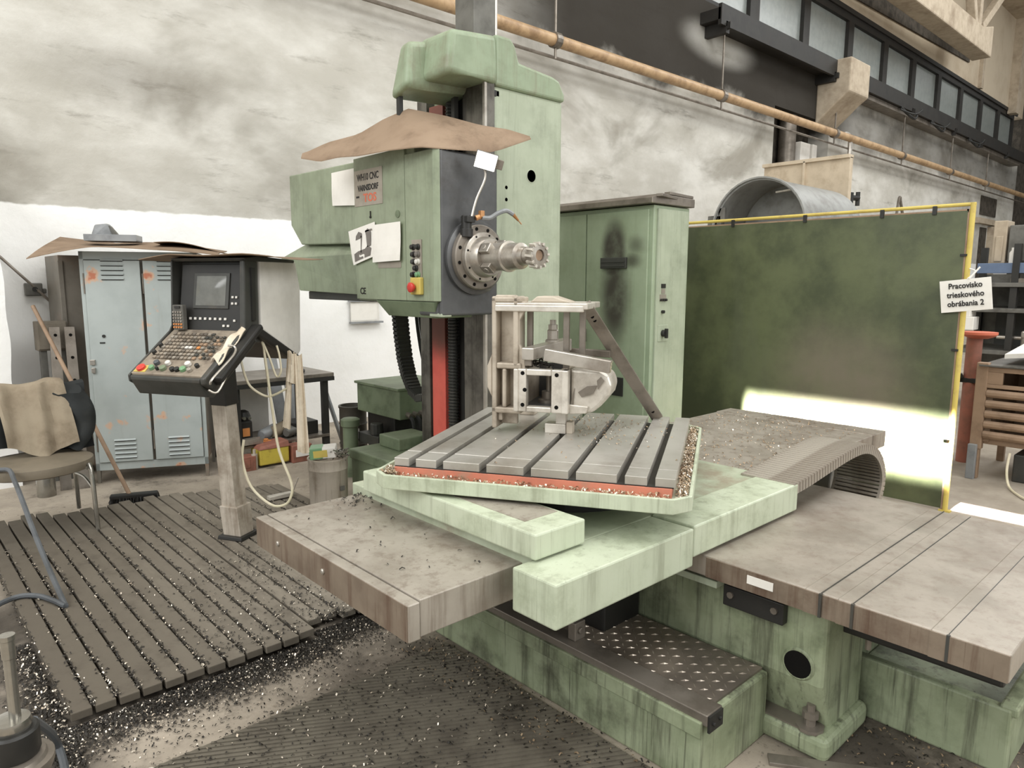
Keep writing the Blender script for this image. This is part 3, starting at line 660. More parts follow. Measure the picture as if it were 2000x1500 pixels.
# ------------------------------------------------------------------ workpiece and clamping, in the table frame
TA = math.radians(-59); TL = Vector((1.3644, 2.0989, 0.925))
wp = thing('workpiece_casting', 'pale machined casting with square window clamped on the rotary table', 'casting', TL, TA)
V = 0.50
m = MB()
m.box(0.205, V, 0.02, 0.225, V+0.11, 0.565); m.box(0.225, V+0.06, 0.03, 0.30, V+0.08, 0.555)
m.box(0.295, V+0.0, 0.28, 0.318, V+0.11, 0.565); m.box(0.225, V, 0.27, 0.33, V+0.12, 0.295)
m.box(0.205, V, 0.54, 0.33, V+0.12, 0.562); m.box(0.205, V, 0.085, 0.33, V+0.12, 0.11); m.box(0.25, V, 0.11, 0.268, V+0.1, 0.27)
m.prism([(0.205,0.15),(0.185,0.19),(0.185,0.28),(0.205,0.33)], V, V+0.1, 'y')
part('left_bracket', m, 'cast', wp, 0.006)
m = MB(); m.prism([(0.3,0.27),(0.345,0.27),(0.345,0.33),(0.322,0.37),(0.322,0.47),(0.35,0.52),(0.35,0.545),(0.3,0.545)], V+0.01, V+0.035, 'y'); part('curved_web', m, 'cast', wp, 0.004)
m = MB(); m.box(0.205,V+0.42,0.0,0.28,V+0.5,0.09); m.box(0.225,V+0.02,0.05,0.245,V+0.48,0.10); part('rear_foot', m, 'cast', wp, 0.005)
# face plate with the square window: four bars around the opening
m = MB()
x0, x1, zb, zt = 0.308, 0.53, 0.10, 0.275; wx0, wx1, wz0, wz1 = 0.358, 0.462, 0.122, 0.25
m.box(x0, V-0.02, zb, wx0, V+0.02, zt); m.box(wx1, V-0.02, zb, x1, V+0.02, zt); m.box(wx0, V-0.02, zb, wx1, V+0.02, wz0); m.box(wx0, V-0.02, wz1, wx1, V+0.02, zt)
fp = part('face_plate', m, 'cast_white', wp, 0.004)
for x, z in ((0.343,0.258),(0.484,0.255),(0.343,0.128),(0.484,0.124),(0.352,0.19)):
    b = MB(); b.cyl((x,V-0.0205,z),(x,V-0.018,z),0.0085,n=12); part('bolt_hole', b, 'hole', fp)
m = MB(); m.box(0.318,V+0.02,0.10,0.34,V+0.30,0.275); m.box(0.49,V+0.02,0.10,0.515,V+0.3,0.275); m.box(0.34,V+0.02,0.10,0.49,V+0.3,0.118); part('box_body', m, 'cast', wp, 0.004)
m = MB(); m.box(0.34,V+0.27,0.118,0.49,V+0.28,0.27); m.box(0.341,V+0.03,0.1185,0.489,V+0.27,0.121); part('box_inside_shade', m, 'head_iron', wp)  # dark material paints in the shade inside the casting
m = MB(); m.box(0.506,V-0.028,0.10,0.532,V+0.02,0.275); part('side_rib', m, 'cast_white', wp, 0.004)
m = MB(); m.box(0.306,V-0.028,0.10,0.326,V+0.0,0.275); part('side_rib', m, 'cast_white', wp, 0.004)
m = MB(); m.cyl((0.42,V+0.12,0.12),(0.42,V+0.12,0.27),0.012,n=12); m.lathe((0.42,V+0.12,0.118),(0,0,1),[(0.045,0),(0.045,0.015),(0.03,0.02),(0.03,0.05)],14); part('inner_spindle', m, 'steel_dull', wp, smooth=True)
# round machined housing at the right
m = MB(); m.prism([(0.53,0.095),(0.62,0.10),(0.655,0.13),(0.69,0.175),(0.70,0.215),(0.685,0.255),(0.65,0.275),(0.53,0.28)], V+0.02, V+0.20, 'y'); part('bearing_housing', m, 'cast_white', wp, 0.015, seg=3)
m = MB(); m.prism([(0.565,0.185),(0.60,0.21),(0.64,0.215),(0.625,0.18),(0.58,0.165)], V+0.012, V+0.0205, 'y'); m.prism([(0.645,0.20),(0.67,0.235),(0.655,0.25),(0.64,0.235)], V+0.012, V+0.0205, 'y'); m.prism([(0.535,0.14),(0.55,0.2),(0.545,0.12)], V+0.012, V+0.0205, 'y'); part('casting_pocket', m, 'steel_dull', wp)
m = MB(); m.prism([(0.53,0.095),(0.60,0.10),(0.61,0.13),(0.53,0.135)], V+0.005, V+0.03, 'y'); part('lower_lip', m, 'cast_white', wp, 0.004)
# top plate and bosses
m = MB(); m.box(0.22, V+0.0, 0.515, 0.60, V+0.30, 0.54); m.box(0.22, V-0.005, 0.505, 0.585, V+0.02, 0.53); part('top_plate', m, 'cast_white', wp, 0.004)
m = MB(); m.prism([(0.345,0.54),(0.375,0.565),(0.44,0.565),(0.52,0.54)], V+0.08, V+0.2, 'y'); m.prism([(0.215,0.54),(0.215,0.57),(0.30,0.57),(0.315,0.555),(0.34,0.54)], V+0.02, V+0.05, 'y'); part('top_boss', m, 'cast', wp, 0.005)
for x, y in ((0.345,V+0.08),(0.505,V+0.05),(0.565,V+0.08)):
    b = MB(); b.box(x-0.012,y,0.27,x+0.012,y+0.02,0.515); part('corner_post', b, 'steel_dull', wp, 0.002)
m = MB()
for k in range(60): 
    a = random.random()*2*PI; x = 0.39+random.gauss(0,0.025); y = V+0.06+random.gauss(0,0.02); z = 0.28+random.random()*0.03
    m.bar((x,y,z),(x+0.02*math.cos(a),y+0.02*math.sin(a),z+random.uniform(-0.01,0.012)),0.004,0.004)
part('chip_nest', m, 'swarf_dark', wp, kind='stuff', label='nest of dark chips on the box')

ck = thing('clamp_stud', 'upright threaded clamp stud with nut and slanted strap clamp above the casting', 'clamp', TL, TA)
m = MB(); m.cyl((0.425,V+0.16,0.30),(0.425,V+0.16,0.465),0.013,n=14); m.lathe((0.425,V+0.16,0.345),(0,0,1),[(0.032,0),(0.032,0.035),(0.024,0.04),(0.024,0.075),(0.020,0.08),(0.020,0.1)],12); part('stud', m, 'steel', ck)
m = MB(); m.add([(0.335,V-0.01,0.31),(0.385,V-0.02,0.31),(0.50,V+0.20,0.335),(0.45,V+0.23,0.335),(0.335,V-0.01,0.36),(0.385,V-0.02,0.36),(0.50,V+0.20,0.385),(0.45,V+0.23,0.385)],[(0,3,2,1),(4,5,6,7),(0,1,5,4),(1,2,6,5),(2,3,7,6),(3,0,4,7)]); part('strap', m, 'steel', ck, 0.004)
m = MB(); m.box(0.345,V+0.0,0.285,0.375,V+0.03,0.312); part('packing', m, 'steel_dull', ck, 0.003)
b1 = solo('clamp_bar', MB(Matrix.Translation(TL) @ Matrix.Rotation(TA,4,'Z')).bar((0.43,V+0.00,0.335),(0.70,V-0.01,0.295),0.035,0.05), 'steel', 'long flat clamp bar reaching right over the round housing', 'clamp', bevel=0.004)
b2 = solo('packing_bar', MB(Matrix.Translation(TL) @ Matrix.Rotation(TA,4,'Z')).bar((0.46,V+0.25,0.325),(0.66,V+0.24,0.32),0.03,0.03), 'steel_dull', 'short dark steel bar lying behind the long clamp bar', 'steel bar', bevel=0.003)
ds = thing('diagonal_stay', 'flat steel stay sloping from casting top down to the table', 'steel bar', TL, TA)
m = MB(); m.bar((0.565,V+0.12,0.535),(0.842,V+0.52,0.0),0.052,0.014,(0,1,0)); part('stay_bar', m, 'steel_dull', ds, 0.002)
for t, dx in ((0.10,0.0),(0.13,0.004),(0.93,0.0)):
    p = Vector((0.565,V+0.12,0.535)).lerp(Vector((0.842,V+0.52,0.0)), t); b = MB(); b.cyl(p+Vector((0,-0.0085,0)),p+Vector((0,-0.0068,0)),0.008,n=10); part('stay_hole', b, 'hole', ds)
rs = thing('riser_block', 'small stepped bright steel riser block under the casting', 'riser', TL, TA)
m = MB(); m.box(0.418,V+0.06,0,0.505,V+0.12,0.04); part('base_block', m, 'cast_white', rs, 0.002)
m = MB(); m.box(0.463,V+0.065,0.04,0.505,V+0.115,0.102); part('upper_block', m, 'cast_white', rs, 0.002)
m = MB(); m.box(0.506,V+0.07,0.0,0.532,V+0.12,0.048); part('side_block', m, 'cast', rs, 0.002)

# ------------------------------------------------------------------ drag chain beside the saddle
dc = thing('drag_chain', 'ribbed grey steel drag chain arching from the apron end', 'cable chain', (3.0, 1.35, 0.5))
path = [(2.70,0.740),(2.85,0.752),(3.05,0.775),(3.25,0.795),(3.42,0.795),(3.56,0.755),(3.66,0.675),(3.70,0.58),(3.67,0.48),(3.58,0.40),(3.45,0.36),(3.28,0.35)]
P = []
for i in range(len(path)-1):
    for k in range(8):
        t = k/8; p0 = path[max(i-1,0)]; p1 = path[i]; p2 = path[i+1]; p3 = path[min(i+2,len(path)-1)]
        P.append(tuple(0.5*((2*b_)+(c_-a_)*t+(2*a_-5*b_+4*c_-d_)*t*t+(3*b_-a_-3*c_+d_)*t**3) for a_,b_,c_,d_ in zip(p0,p1,p2,p3)))
P.append(path[-1])
# resample evenly
D = [0]
for i in range(1,len(P)): D.append(D[-1]+math.dist(P[i],P[i-1]))
pitch_c = 0.026; N = int(D[-1]/pitch_c)
def at_len(s):
    for i in range(1,len(D)):
        if D[i] >= s:
            t = (s-D[i-1])/max(1e-9,D[i]-D[i-1]); return (P[i-1][0]*(1-t)+P[i][0]*t, P[i-1][1]*(1-t)+P[i][1]*t)
    return P[-1]
lm = MB(); lm.box(-0.0115,-0.115,-0.006,0.0115,0.115,0.004); lm.box(-0.0105,-0.118,-0.042,0.0105,-0.106,0.002); lm.box(-0.0105,0.106,-0.042,0.0105,0.118,0.002); lm.box(-0.006,-0.106,-0.042,0.006,0.106,-0.036)
lmesh = mesh_of('chain_link', lm, 'way')
for i in range(N):
    a = at_len(i*pitch_c); b = at_len((i+1)*pitch_c)
    o = bpy.data.objects.new('chain_link', lmesh); COL.objects.link(o); o.parent = dc
    o.location = Vector(((a[0]+b[0])/2, 1.37, (a[1]+b[1])/2)) - LOC[dc.name]
    o.rotation_euler = (0, -math.atan2(b[1]-a[1], b[0]-a[0]), 0)
m = MB(); m.box(3.22,1.26,0.30,3.5,1.47,0.345); part('chain_trough', m, 'green_base', dc, 0.005)

# ------------------------------------------------------------------ column
cl = thing('machine_column', 'tall green machine column with vertical guideways and red strip', 'machine column', (3.0, 3.6, 0))
m = MB(); m.box(2.80, 3.19, 0.4, 3.37, 3.95, 2.66); part('column_body', m, 'green', cl, 0.02)
m = MB(); m.prism([(2.80,2.655),(3.375,2.655),(3.375,2.70),(3.325,2.775),(3.27,2.79),(2.985,2.815),(2.955,2.90),(2.92,2.935),(2.80,2.935)], 3.175, 3.96, 'y'); part('column_shoulder', m, 'green_cap', cl, 0.018, seg=3)
m = MB(); m.box(2.43, 2.75, 0, 3.5, 4.28, 0.38); m.box(2.42,2.74,0.33,3.51,4.29,0.40); part('column_plinth', m, 'green_dark', cl, 0.01)
m = MB(); m.box(2.62, 3.97, 0.40, 2.90, 4.22, 0.485); part('plinth_block', m, 'green_dark', cl, 0.008)
m = MB(); m.box(2.735, 3.185, 0.4, 2.80, 3.40, 2.70); part('front_guideway', m, 'guide', cl, 0.004)
m = MB(); m.box(2.735, 3.76, 0.4, 2.80, 3.86, 2.70); part('rear_guideway', m, 'guide', cl, 0.004)
m = MB(); m.box(2.775, 3.42, 0.4, 2.80, 3.76, 2.62); part('recess_panel', m, 'black', cl)
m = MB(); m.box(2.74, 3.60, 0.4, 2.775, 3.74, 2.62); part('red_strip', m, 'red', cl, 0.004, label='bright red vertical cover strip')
m = MB(); m.cyl((2.735,3.51,0.4),(2.735,3.51,2.62),0.03,n=14); part('lead_screw', m, 'charcoal', cl, smooth=True)
b = MB()
for i in range(110): b.lathe((2.735,3.51,0.42+0.02*i),(0,0,0.012),[(0.031,0),(0.037,0.4),(0.037,0.6),(0.031,1)],10,False)
part('screw_thread', b, 'black', cl, kind='stuff')
m = MB(); m.box(2.72,3.181,0.40,2.737,3.20,2.68); part('edge_strip', m, 'steel', cl)
m = MB(); m.cyl((3.10,3.196,2.185),(3.10,3.19,2.185),0.036,n=24); part('round_port', m, 'hole', cl)
m = MB(); m.lathe((3.10,3.20,2.185),(0,-0.012,0),[(0.036,0),(0.036,1),(0.043,0.9),(0.043,0)],24,False); part('port_ring', m, 'green', cl)
for z in (2.10,2.03): 
    m = MB(); m.cyl((2.895,3.20,z),(2.895,3.19,z),0.011,n=12); part('port_plug', m, 'black', cl)
m = MB(); m.box(2.85,3.193,2.02,2.94,3.20,2.11); part('plug_plate', m, 'green', cl, 0.002)
m = MB(); m.box(2.77,3.19,2.60,2.84,3.215,2.635); part('limit_switch', m, 'black', cl, 0.003)
# head cap: hood over the front plus rounded lobe
m = MB()
lo = [(2.435,3.15,2.66),(2.60,3.15,2.645),(2.82,3.17,2.66),(2.82,3.5,2.66),(2.425,3.45,2.645)]
hi = [(2.470,3.16,2.892),(2.60,3.16,2.905),(2.82,3.18,2.932),(2.82,3.5,2.94),(2.465,3.45,2.89)]
m.frust(lo, hi); part('cap_hood', m, 'green_cap', cl, 0.035, True, seg=4)
m = MB()
lo = [(2.315,3.365,2.605),(2.46,3.36,2.635),(2.80,3.36,2.64),(2.80,3.60,2.6),(2.33,3.56,2.565)]
hi = [(2.345,3.39,2.852),(2.46,3.375,2.868),(2.80,3.38,2.93),(2.80,3.56,2.93),(2.375,3.50,2.862)]
m.frust(lo, hi); part('cap_lobe', m, 'green_cap', cl, 0.035, True, seg=4)
m = MB(); m.box(2.80,3.55,2.60,2.95,3.95,2.92); part('cap_rear', m, 'green_cap', cl, 0.03, seg=3)
m = MB(); m.box(2.36,3.50,2.24,2.385,3.53,2.60); m.box(2.69,3.42,2.24,2.72,3.45,2.64); part('cap_post', m, 'black', cl)
m = MB(); m.box(2.86,3.44,2.92,3.03,3.62,10.2); part('riser_duct', m, 'rack', cl, 0.004, label='grey vertical duct rising from the cap')
m = MB(); m.cyl((3.045,3.46,2.95),(3.045,3.46,10.2),0.013,n=8); part('duct_cable', m, 'steel', cl)

# ------------------------------------------------------------------ headstock
hs = thing('headstock', 'oily green spindle headstock riding on the column with papers stuck on', 'headstock', (2.5, 3.5, 1.35))
m = MB(); m.box(2.315, 3.12, 1.43, 2.735, 3.92, 2.235); m.box(2.315, 3.3, 2.2, 2.735, 3.92, 2.285); part('head_casing', m, 'green_head', hs, 0.006)
m = MB(); m.box(2.33, 3.088, 1.36, 2.735, 3.12, 2.24); m.box(2.33,3.12,1.36,2.735,3.3,1.44); part('front_plate', m, 'head_iron', hs, 0.012, seg=3)
m = MB(); m.box(2.298, 3.375, 1.44, 2.318, 3.915, 2.28); part('side_panel', m, 'green_head', hs, 0.003)
m = MB(); m.prism([(2.318,3.372),(2.298,3.372),(2.298,3.11),(2.33,3.09),(2.345,3.11),(2.345,3.372)], 1.44, 2.24, 'z'); part('front_panel', m, 'green_head', hs, 0.004)
m = MB(); m.add([(2.30,3.70,1.435),(2.30,3.12,1.435),(2.6,3.12,1.435),(2.6,3.70,1.435),(2.35,3.64,1.345),(2.35,3.16,1.345),(2.6,3.16,1.345),(2.6,3.64,1.345)],[(0,1,2,3),(4,7,6,5),(0,4,5,1),(1,5,6,2),(2,6,7,3),(3,7,4,0)]); part('drip_tray', m, 'green_dark', hs, 0.004)
m = MB(); m.box(2.33,3.09,1.355,2.40,3.2,1.375); part('lower_corner', m, 'green', hs, 0.004)
m = MB(); m.box(2.735, 3.13, 1.38, 2.752, 3.19, 2.22); part('slide_gap_strip', m, 'black', hs)
# motor housing behind
m = MB(); m.prism([(3.92,2.275),(4.87,2.285),(4.87,1.94),(4.72,1.80),(3.92,1.78)], 2.34, 2.85, 'x'); part('motor_cover', m, 'green_head', hs, 0.008)
m = MB()
a_ = [(2.345,3.9,1.72),(2.345,4.92,1.72),(2.85,4.92,1.72),(2.85,3.9,1.72)]
m.add([(2.33,3.9,1.72),(2.33,5.04,1.71),(2.9,5.04,1.71),(2.9,3.9,1.72),(2.43,3.9,1.80),(2.40,4.76,1.81),(2.9,4.76,1.81),(2.9,3.9,1.80),(2.37,3.9,1.46),(2.35,4.79,1.48),(2.9,4.79,1.48),(2.9,3.9,1.46)],
      [(4,5,6,7),(0,1,5,4),(1,2,6,5),(2,3,7,6),(3,0,4,7),(8,11,10,9),(8,9,1,0),(9,10,2,1),(10,11,3,2),(11,8,0,3)])
part('gearbox_cover', m, 'green_head', hs, 0.004)
m = MB(); m.box(2.40,3.93,1.42,2.85,4.76,1.475); part('gearbox_sole', m, 'charcoal', hs, 0.005)
# nameplate
m = MB(); m.box(2.2945,3.595,1.995,2.2985,3.905,2.205); npl = part('name_plate', m, 'plate', hs, 0.001)
ex, ey = (0,-1,0), (0,0,1)
t = place(text_mesh('WH10 CNC', 0.056, bold=0.0010, sx=0.82), (2.2940,3.75,2.160), ex, ey); part('lettering', t, 'ink', npl)
t = place(text_mesh('VARNSDORF', 0.047, bold=0.0016, sx=0.84), (2.2940,3.75,2.098), ex, ey); part('lettering', t, 'ink', npl)
t = place(text_mesh('TOS', 0.066, bold=0.002, sx=1.15), (2.2940,3.73,2.038), ex, ey); part('lettering', t, 'orange', npl)
m = MB(); m.box(2.2935,3.85,2.045,2.2945,3.885,2.056); part('plate_dash', m, 'ink', npl)
t = place(text_mesh('CE', 0.055, bold=0.001), (2.2965,3.84,1.487), ex, ey); part('ce_mark', t, 'ink', hs)
m = MB(); m.cyl((2.2985,3.445,1.925),(2.2945,3.445,1.925),0.022,n=18); part('oil_plug', m, 'green_dark', hs)
m = MB(); m.cyl((2.2985,3.73,1.925),(2.29,3.73,1.925),0.007,n=8); m.box(2.292,3.727,1.93,2.298,3.733,1.96); part('panel_catch', m, 'black', hs)
m = MB(); m.box(2.2955,3.42,1.625,2.2985,3.66,1.66); part('info_plate', m, 'plate', hs)
# push button column
m = MB(); m.box(2.290,3.215,1.555,2.299,3.305,1.775); bp = part('button_panel', m, 'plate', hs, 0.002)
for j, (y, z, mm) in enumerate(((3.285,1.735,'black'),(3.24,1.735,'black'),(3.28,1.695,'black'),(3.24,1.695,'ink_grey'),(3.28,1.655,'charcoal'),(3.24,1.655,'white_key'),(3.26,1.62,'black'),(3.285,1.585,'black'),(3.24,1.585,'knob_green'))):
    b = MB(); b.lathe((2.29,y,z),(-1,0,0),[(0.017,0),(0.017,0.006),(0.013,0.008),(0.013,0.02),(0.010,0.022)],12); part('push_button', b, mm, bp, smooth=True)
m = MB(); m.box(2.272,3.205,1.475,2.299,3.30,1.57); es = part('emergency_stop', m, 'yellow', hs, 0.006, label='yellow emergency stop box')
m = MB(); m.lathe((2.272,3.26,1.515),(-1,0,0),[(0.012,0),(0.012,0.012),(0.026,0.014),(0.028,0.028),(0.02,0.034)],16); part('mushroom_knob', m, 'knob_red', es, smooth=True, label='red mushroom knob')
# spindle nose
AX = (0,-1,0); c0 = Vector((2.56,3.09,1.68))
m = MB(); m.lathe(c0, AX, [(0.205,0),(0.205,0.022),(0.188,0.028)],48); part('outer_flange', m, 'head_iron', hs, smooth=True)
m = MB(); m.lathe(c0+Vector((0,-0.026,0)), AX, [(0.178,0),(0.178,0.03),(0.172,0.036),(0.135,0.036)],48); fl = part('bolt_flange', m, 'steel_dull', hs, smooth=True)
for k in range(12):
    a = 2*PI*k/12+0.2; p = c0+Vector((0.155*math.cos(a),-0.0625,0.155*math.sin(a))); b = MB(); b.cyl(p,p+Vector((0,-0.002,0)),0.010,n=10); part('bolt_hole', b, 'hole', fl)
m = MB(); m.lathe(c0+Vector((0,-0.062,0)), AX, [(0.135,0),(0.135,0.025),(0.130,0.03),(0.112,0.032),(0.105,0.075),(0.098,0.085),(0.06,0.087)],48); sn = part('spindle_nose', m, 'steel', hs, smooth=True)
for k in range(8):
    a = 2*PI*k/8+0.5; p = c0+Vector((0.122*math.cos(a),-0.0925,0.122*math.sin(a))); b = MB(); b.cyl(p,p+Vector((0,-0.002,0)),0.006,n=8); part('bolt_hole', b, 'hole', sn)
for k in (0.9, 2.6, 4.0, 5.7):
    a = k; d = Vector((math.cos(a),0,math.sin(a))); p = c0+Vector((0,-0.15,0))+d*0.075
    b = MB(); b.bar(p, p+Vector((0,-0.07,0)), 0.055, 0.04, d); b.cyl(p+d*0.012+Vector((0,-0.03,0)), p+d*0.024+Vector((0,-0.03,0)), 0.016, n=12); part('drive_key', b, 'steel', sn, 0.004)
m = MB(); m.lathe(c0+Vector((0,-0.147,0)), AX, [(0.074,0),(0.074,0.13),(0.082,0.135),(0.082,0.15),(0.072,0.155),(0.068,0.24),(0.05,0.25),(0.045,0.28)],36); part('spindle_sleeve', m, 'steel', hs, smooth=True)
ct = thing('milling_cutter', 'toothed face milling cutter held in the machine spindle', 'milling cutter', c0+Vector((0,-0.42,0)))
p = c0+Vector((0,-0.425,0))
m = MB(); m.lathe(p, AX, [(0.04,0),(0.04,0.03),(0.05,0.04),(0.058,0.06),(0.062,0.095),(0.03,0.098),(0.028,0.085),(0.022,0.085)],30); cb_ = part('cutter_body', m, 'steel', ct, smooth=True)
for k in range(12):
    a = 2*PI*k/12; d = Vector((math.cos(a),0,math.sin(a))); t_ = Vector((-math.sin(a),0,math.cos(a))); q = p+d*0.060+Vector((0,-0.055,0))
    b = MB(); b.bar(q, q+Vector((0,-0.046,0))+t_*0.006, 0.012, 0.016, d); part('cutter_tooth', b, 'cast_white', ct, 0.001)
m = MB(); m.cyl(p+Vector((0,-0.086,0)),p+Vector((0,-0.09,0)),0.026,n=18); part('cutter_screw', m, 'crate', ct)

# work lamp on a gooseneck and coolant nozzle
wl = thing('work_lamp', 'bright square white work lamp on a thin gooseneck above the spindle', 'work lamp', (2.47,3.0,1.86))
cc = Vector((2.530,2.95,2.182)); exv = Vector((0.62,-0.45,-0.20)).normalized(); nv = Vector((-0.35,-0.75,-0.25)); nv = (nv - exv*nv.dot(exv)).normalized(); eyv = nv.cross(exv).normalized()
def obox(mb, c, ex, ey, ez, sx, sy, sz):
    vs = [c+ex*(a*sx/2)+ey*(b*sy/2)+ez*(d*sz/2) for d in (-1,1) for a, b in ((-1,-1),(1,-1),(1,1),(-1,1))]
    return mb.add(vs, [(0,3,2,1),(4,5,6,7),(0,1,5,4),(1,2,6,5),(2,3,7,6),(3,0,4,7)])
m = MB(); obox(m, cc, exv, eyv, nv, 0.118, 0.09, 0.03); lh = part('lamp_head', m, 'rack', wl, 0.004)
m = MB(); obox(m, cc+nv*0.017, exv, eyv, nv, 0.108, 0.081, 0.004); part('lamp_panel', m, 'led', lh)
m = MB(); obox(m, cc-nv*0.02+exv*0.07, exv, eyv, nv, 0.05, 0.05, 0.03); part('lamp_bracket', m, 'steel_dull', lh, 0.003)
m = MB(); m.tube([cc-nv*0.01+Vector((0.0,0.01,-0.04)),(2.54,2.97,2.09),(2.50,2.99,1.99),(2.475,3.0,1.90),(2.472,3.0,1.87)],0.007,8); part('gooseneck', m, 'steel', wl, smooth=True)
cn = thing('coolant_nozzle', 'black magnetic coolant holder with bent grey hose and brass nozzle on the spindle flange', 'coolant nozzle', (2.46,3.0,1.83))
m = MB(); m.cyl((2.46,3.03,1.825),(2.46,3.03,1.90),0.028,n=14); m.box(2.435,2.99,1.862,2.49,3.05,1.895); m.cyl((2.46,3.03,1.785),(2.46,3.03,1.83),0.035,n=14); part('holder', m, 'black', cn, 0.003)
m = MB(); m.cyl((2.49,2.99,1.885),(2.53,2.975,1.90),0.015,n=10); m.box(2.505,2.96,1.89,2.53,2.985,1.925); part('brass_valve', m, 'brass', cn, 0.002)
m = MB(); m.tube([(2.52,2.97,1.888),(2.56,2.95,1.888),(2.60,2.93,1.915),(2.65,2.92,1.93),(2.69,2.91,1.912)],0.0125,8); part('nozzle_hose', m, 'hosegrey', cn, smooth=True)
m = MB(); m.cyl((2.69,2.91,1.913),(2.725,2.905,1.882),0.011,0.006,n=10); m.cyl((2.725,2.905,1.882),(2.745,2.90,1.862),0.003,n=6); part('nozzle_tip', m, 'brass', cn)

# papers on the headstock
def paper(name, label, pts, x, group=None, wave=0.003):
    mb = MB(); quad_sheet(mb, *[(x,y,z) for y,z in pts], th=0.0015, nx=6, ny=6, wave=wave)
    return solo(name, mb, 'paper', label, 'paper', group)
paper('paper_sheet', 'blank white sheet hung on the green motor cover left of the nameplate', [(4.235,2.03),(3.925,2.01),(3.915,2.235),(4.235,2.235)], 2.325)
pd = paper('drawing_sheet', 'tilted white sheet printed with a grey machine drawing on the headstock', [(3.925,1.645),(3.655,1.70),(3.675,1.895),(3.975,1.852)], 2.286)
m = MB(); X_ = 2.2815
m.prism([(3.90,1.665),(3.72,1.70),(3.71,1.745),(3.75,1.76),(3.78,1.742),(3.86,1.728),(3.905,1.712)], X_, X_+0.001, 'x')
m.prism([(3.755,1.75),(3.715,1.76),(3.715,1.84),(3.745,1.86),(3.775,1.845),(3.765,1.82)], X_, X_+0.001, 'x')
m.prism([(3.885,1.795),(3.815,1.81),(3.815,1.835),(3.85,1.845),(3.88,1.82)], X_, X_+0.001, 'x')
m.prism([(3.83,1.72),(3.82,1.72),(3.815,1.82),(3.825,1.82)], X_, X_+0.001, 'x'); m.prism([(3.775,1.838),(3.70,1.85),(3.70,1.857),(3.775,1.848)], X_, X_+0.001, 'x')
part('machine_drawing', m, 'ink_grey', pd)
paper('paper_sheet', 'blank white sheet overlapping the machine drawing on the headstock', [(3.69,1.658),(3.40,1.665),(3.395,1.88),(3.665,1.875)], 2.277)

# cardboard lying over the headstock
m = MB()
c00, c10, c11, c01 = Vector((2.02,4.02,2.235)), Vector((2.28,2.86,2.272)), Vector((2.66,2.80,2.31)), Vector((2.46,4.0,2.26))
def cbd(u, v):
    # u along length (far left -> near right), v across
    A = [(2.018,4.033,2.271),(2.045,3.854,2.235),(2.102,3.748,2.252),(2.148,3.602,2.247),(2.191,3.355,2.251),(2.225,3.12,2.242),(2.4,3.07,2.245),(2.653,3.03,2.257),(2.838,2.925,2.335)]
    B = [(2.044,4.056,2.30),(2.14,3.931,2.36),(2.245,3.758,2.396),(2.328,3.612,2.471),(2.40,3.47,2.515),(2.55,3.33,2.478),(2.68,3.17,2.42),(2.787,3.06,2.396),(2.844,2.939,2.349)]
    A = [Vector(q) for q in A]; B = [Vector(q) for q in B]
    t = u*8; i = min(7,int(t)); f = t-i
    a = A[i].lerp(A[i+1],f); b_ = B[i].lerp(B[i+1],f)
    p = a.lerp(b_, v); p.z += 0.012*math.sin(9*u+2*v)*math.sin(PI*v) ; return p
m.sheet(30, 8, cbd, 0.006); solo('cardboard_sheet', m, 'card', 'warped brown cardboard draped over the top of the green headstock', 'cardboard', smooth=True)

# vertical cable chain behind the column, clip frame on the wall
vc = thing('hanging_cable_chain', 'dark ribbed cable chain hanging behind the column under the headstock', 'cable chain', (2.95,4.25,0.7))
cp = [(4.30,1.46),(4.285,1.30),(4.265,1.15),(4.235,1.0),(4.19,0.88),(4.12,0.78),(4.03,0.74),(3.93,0.76)]
lk = MB(); lk.box(-0.05,-0.022,-0.018,0.05,0.022,0.018); lk.box(-0.056,-0.024,-0.010,-0.048,0.024,0.010); lk.box(0.048,-0.024,-0.010,0.056,0.024,0.010)
lkm = mesh_of('chain_link', lk, 'charcoal')
Q = []
for i in range(len(cp)-1):
    for k in range(5): t = k/5; Q.append((cp[i][0]*(1-t)+cp[i+1][0]*t, cp[i][1]*(1-t)+cp[i+1][1]*t))
for i in range(0,len(Q)-1):
    o = bpy.data.objects.new('chain_link', lkm); COL.objects.link(o); o.parent = vc
    o.location = Vector((2.86, Q[i][0], Q[i][1])) - LOC[vc.name]; dy, dz = Q[i+1][0]-Q[i][0], Q[i+1][1]-Q[i][1]
    o.rotation_euler = (math.atan2(-dy, -dz) , 0, 0)
for k in range(3):
    m = MB(); m.tube([(2.93+0.03*k,4.2,1.46),(2.94+0.03*k,4.18,1.2),(2.95+0.03*k,4.12,0.95),(2.96+0.03*k,4.0,0.78),(2.98+0.02*k,3.92,0.74)],0.012,6); part('chain_hose', m, 'rubber', vc, smooth=True)
m = MB(); m.box(4.0,6.95,1.10,4.36,6.965,1.34); cf = solo('clipboard', m, 'foil', 'white clipboard with printed sheet hung on the wall below the headstock', 'clipboard', bevel=0.003)
m = MB(); m.box(3.98,6.93,1.32,4.38,6.98,1.345); m.box(3.99,6.93,1.08,4.4,6.98,1.10); part('clip_rail', m, 'hosegrey', cf)
m = MB(); m.box(4.0,6.947,1.115,4.33,6.95,1.3); part('printed_sheet', m, 'paper', cf)

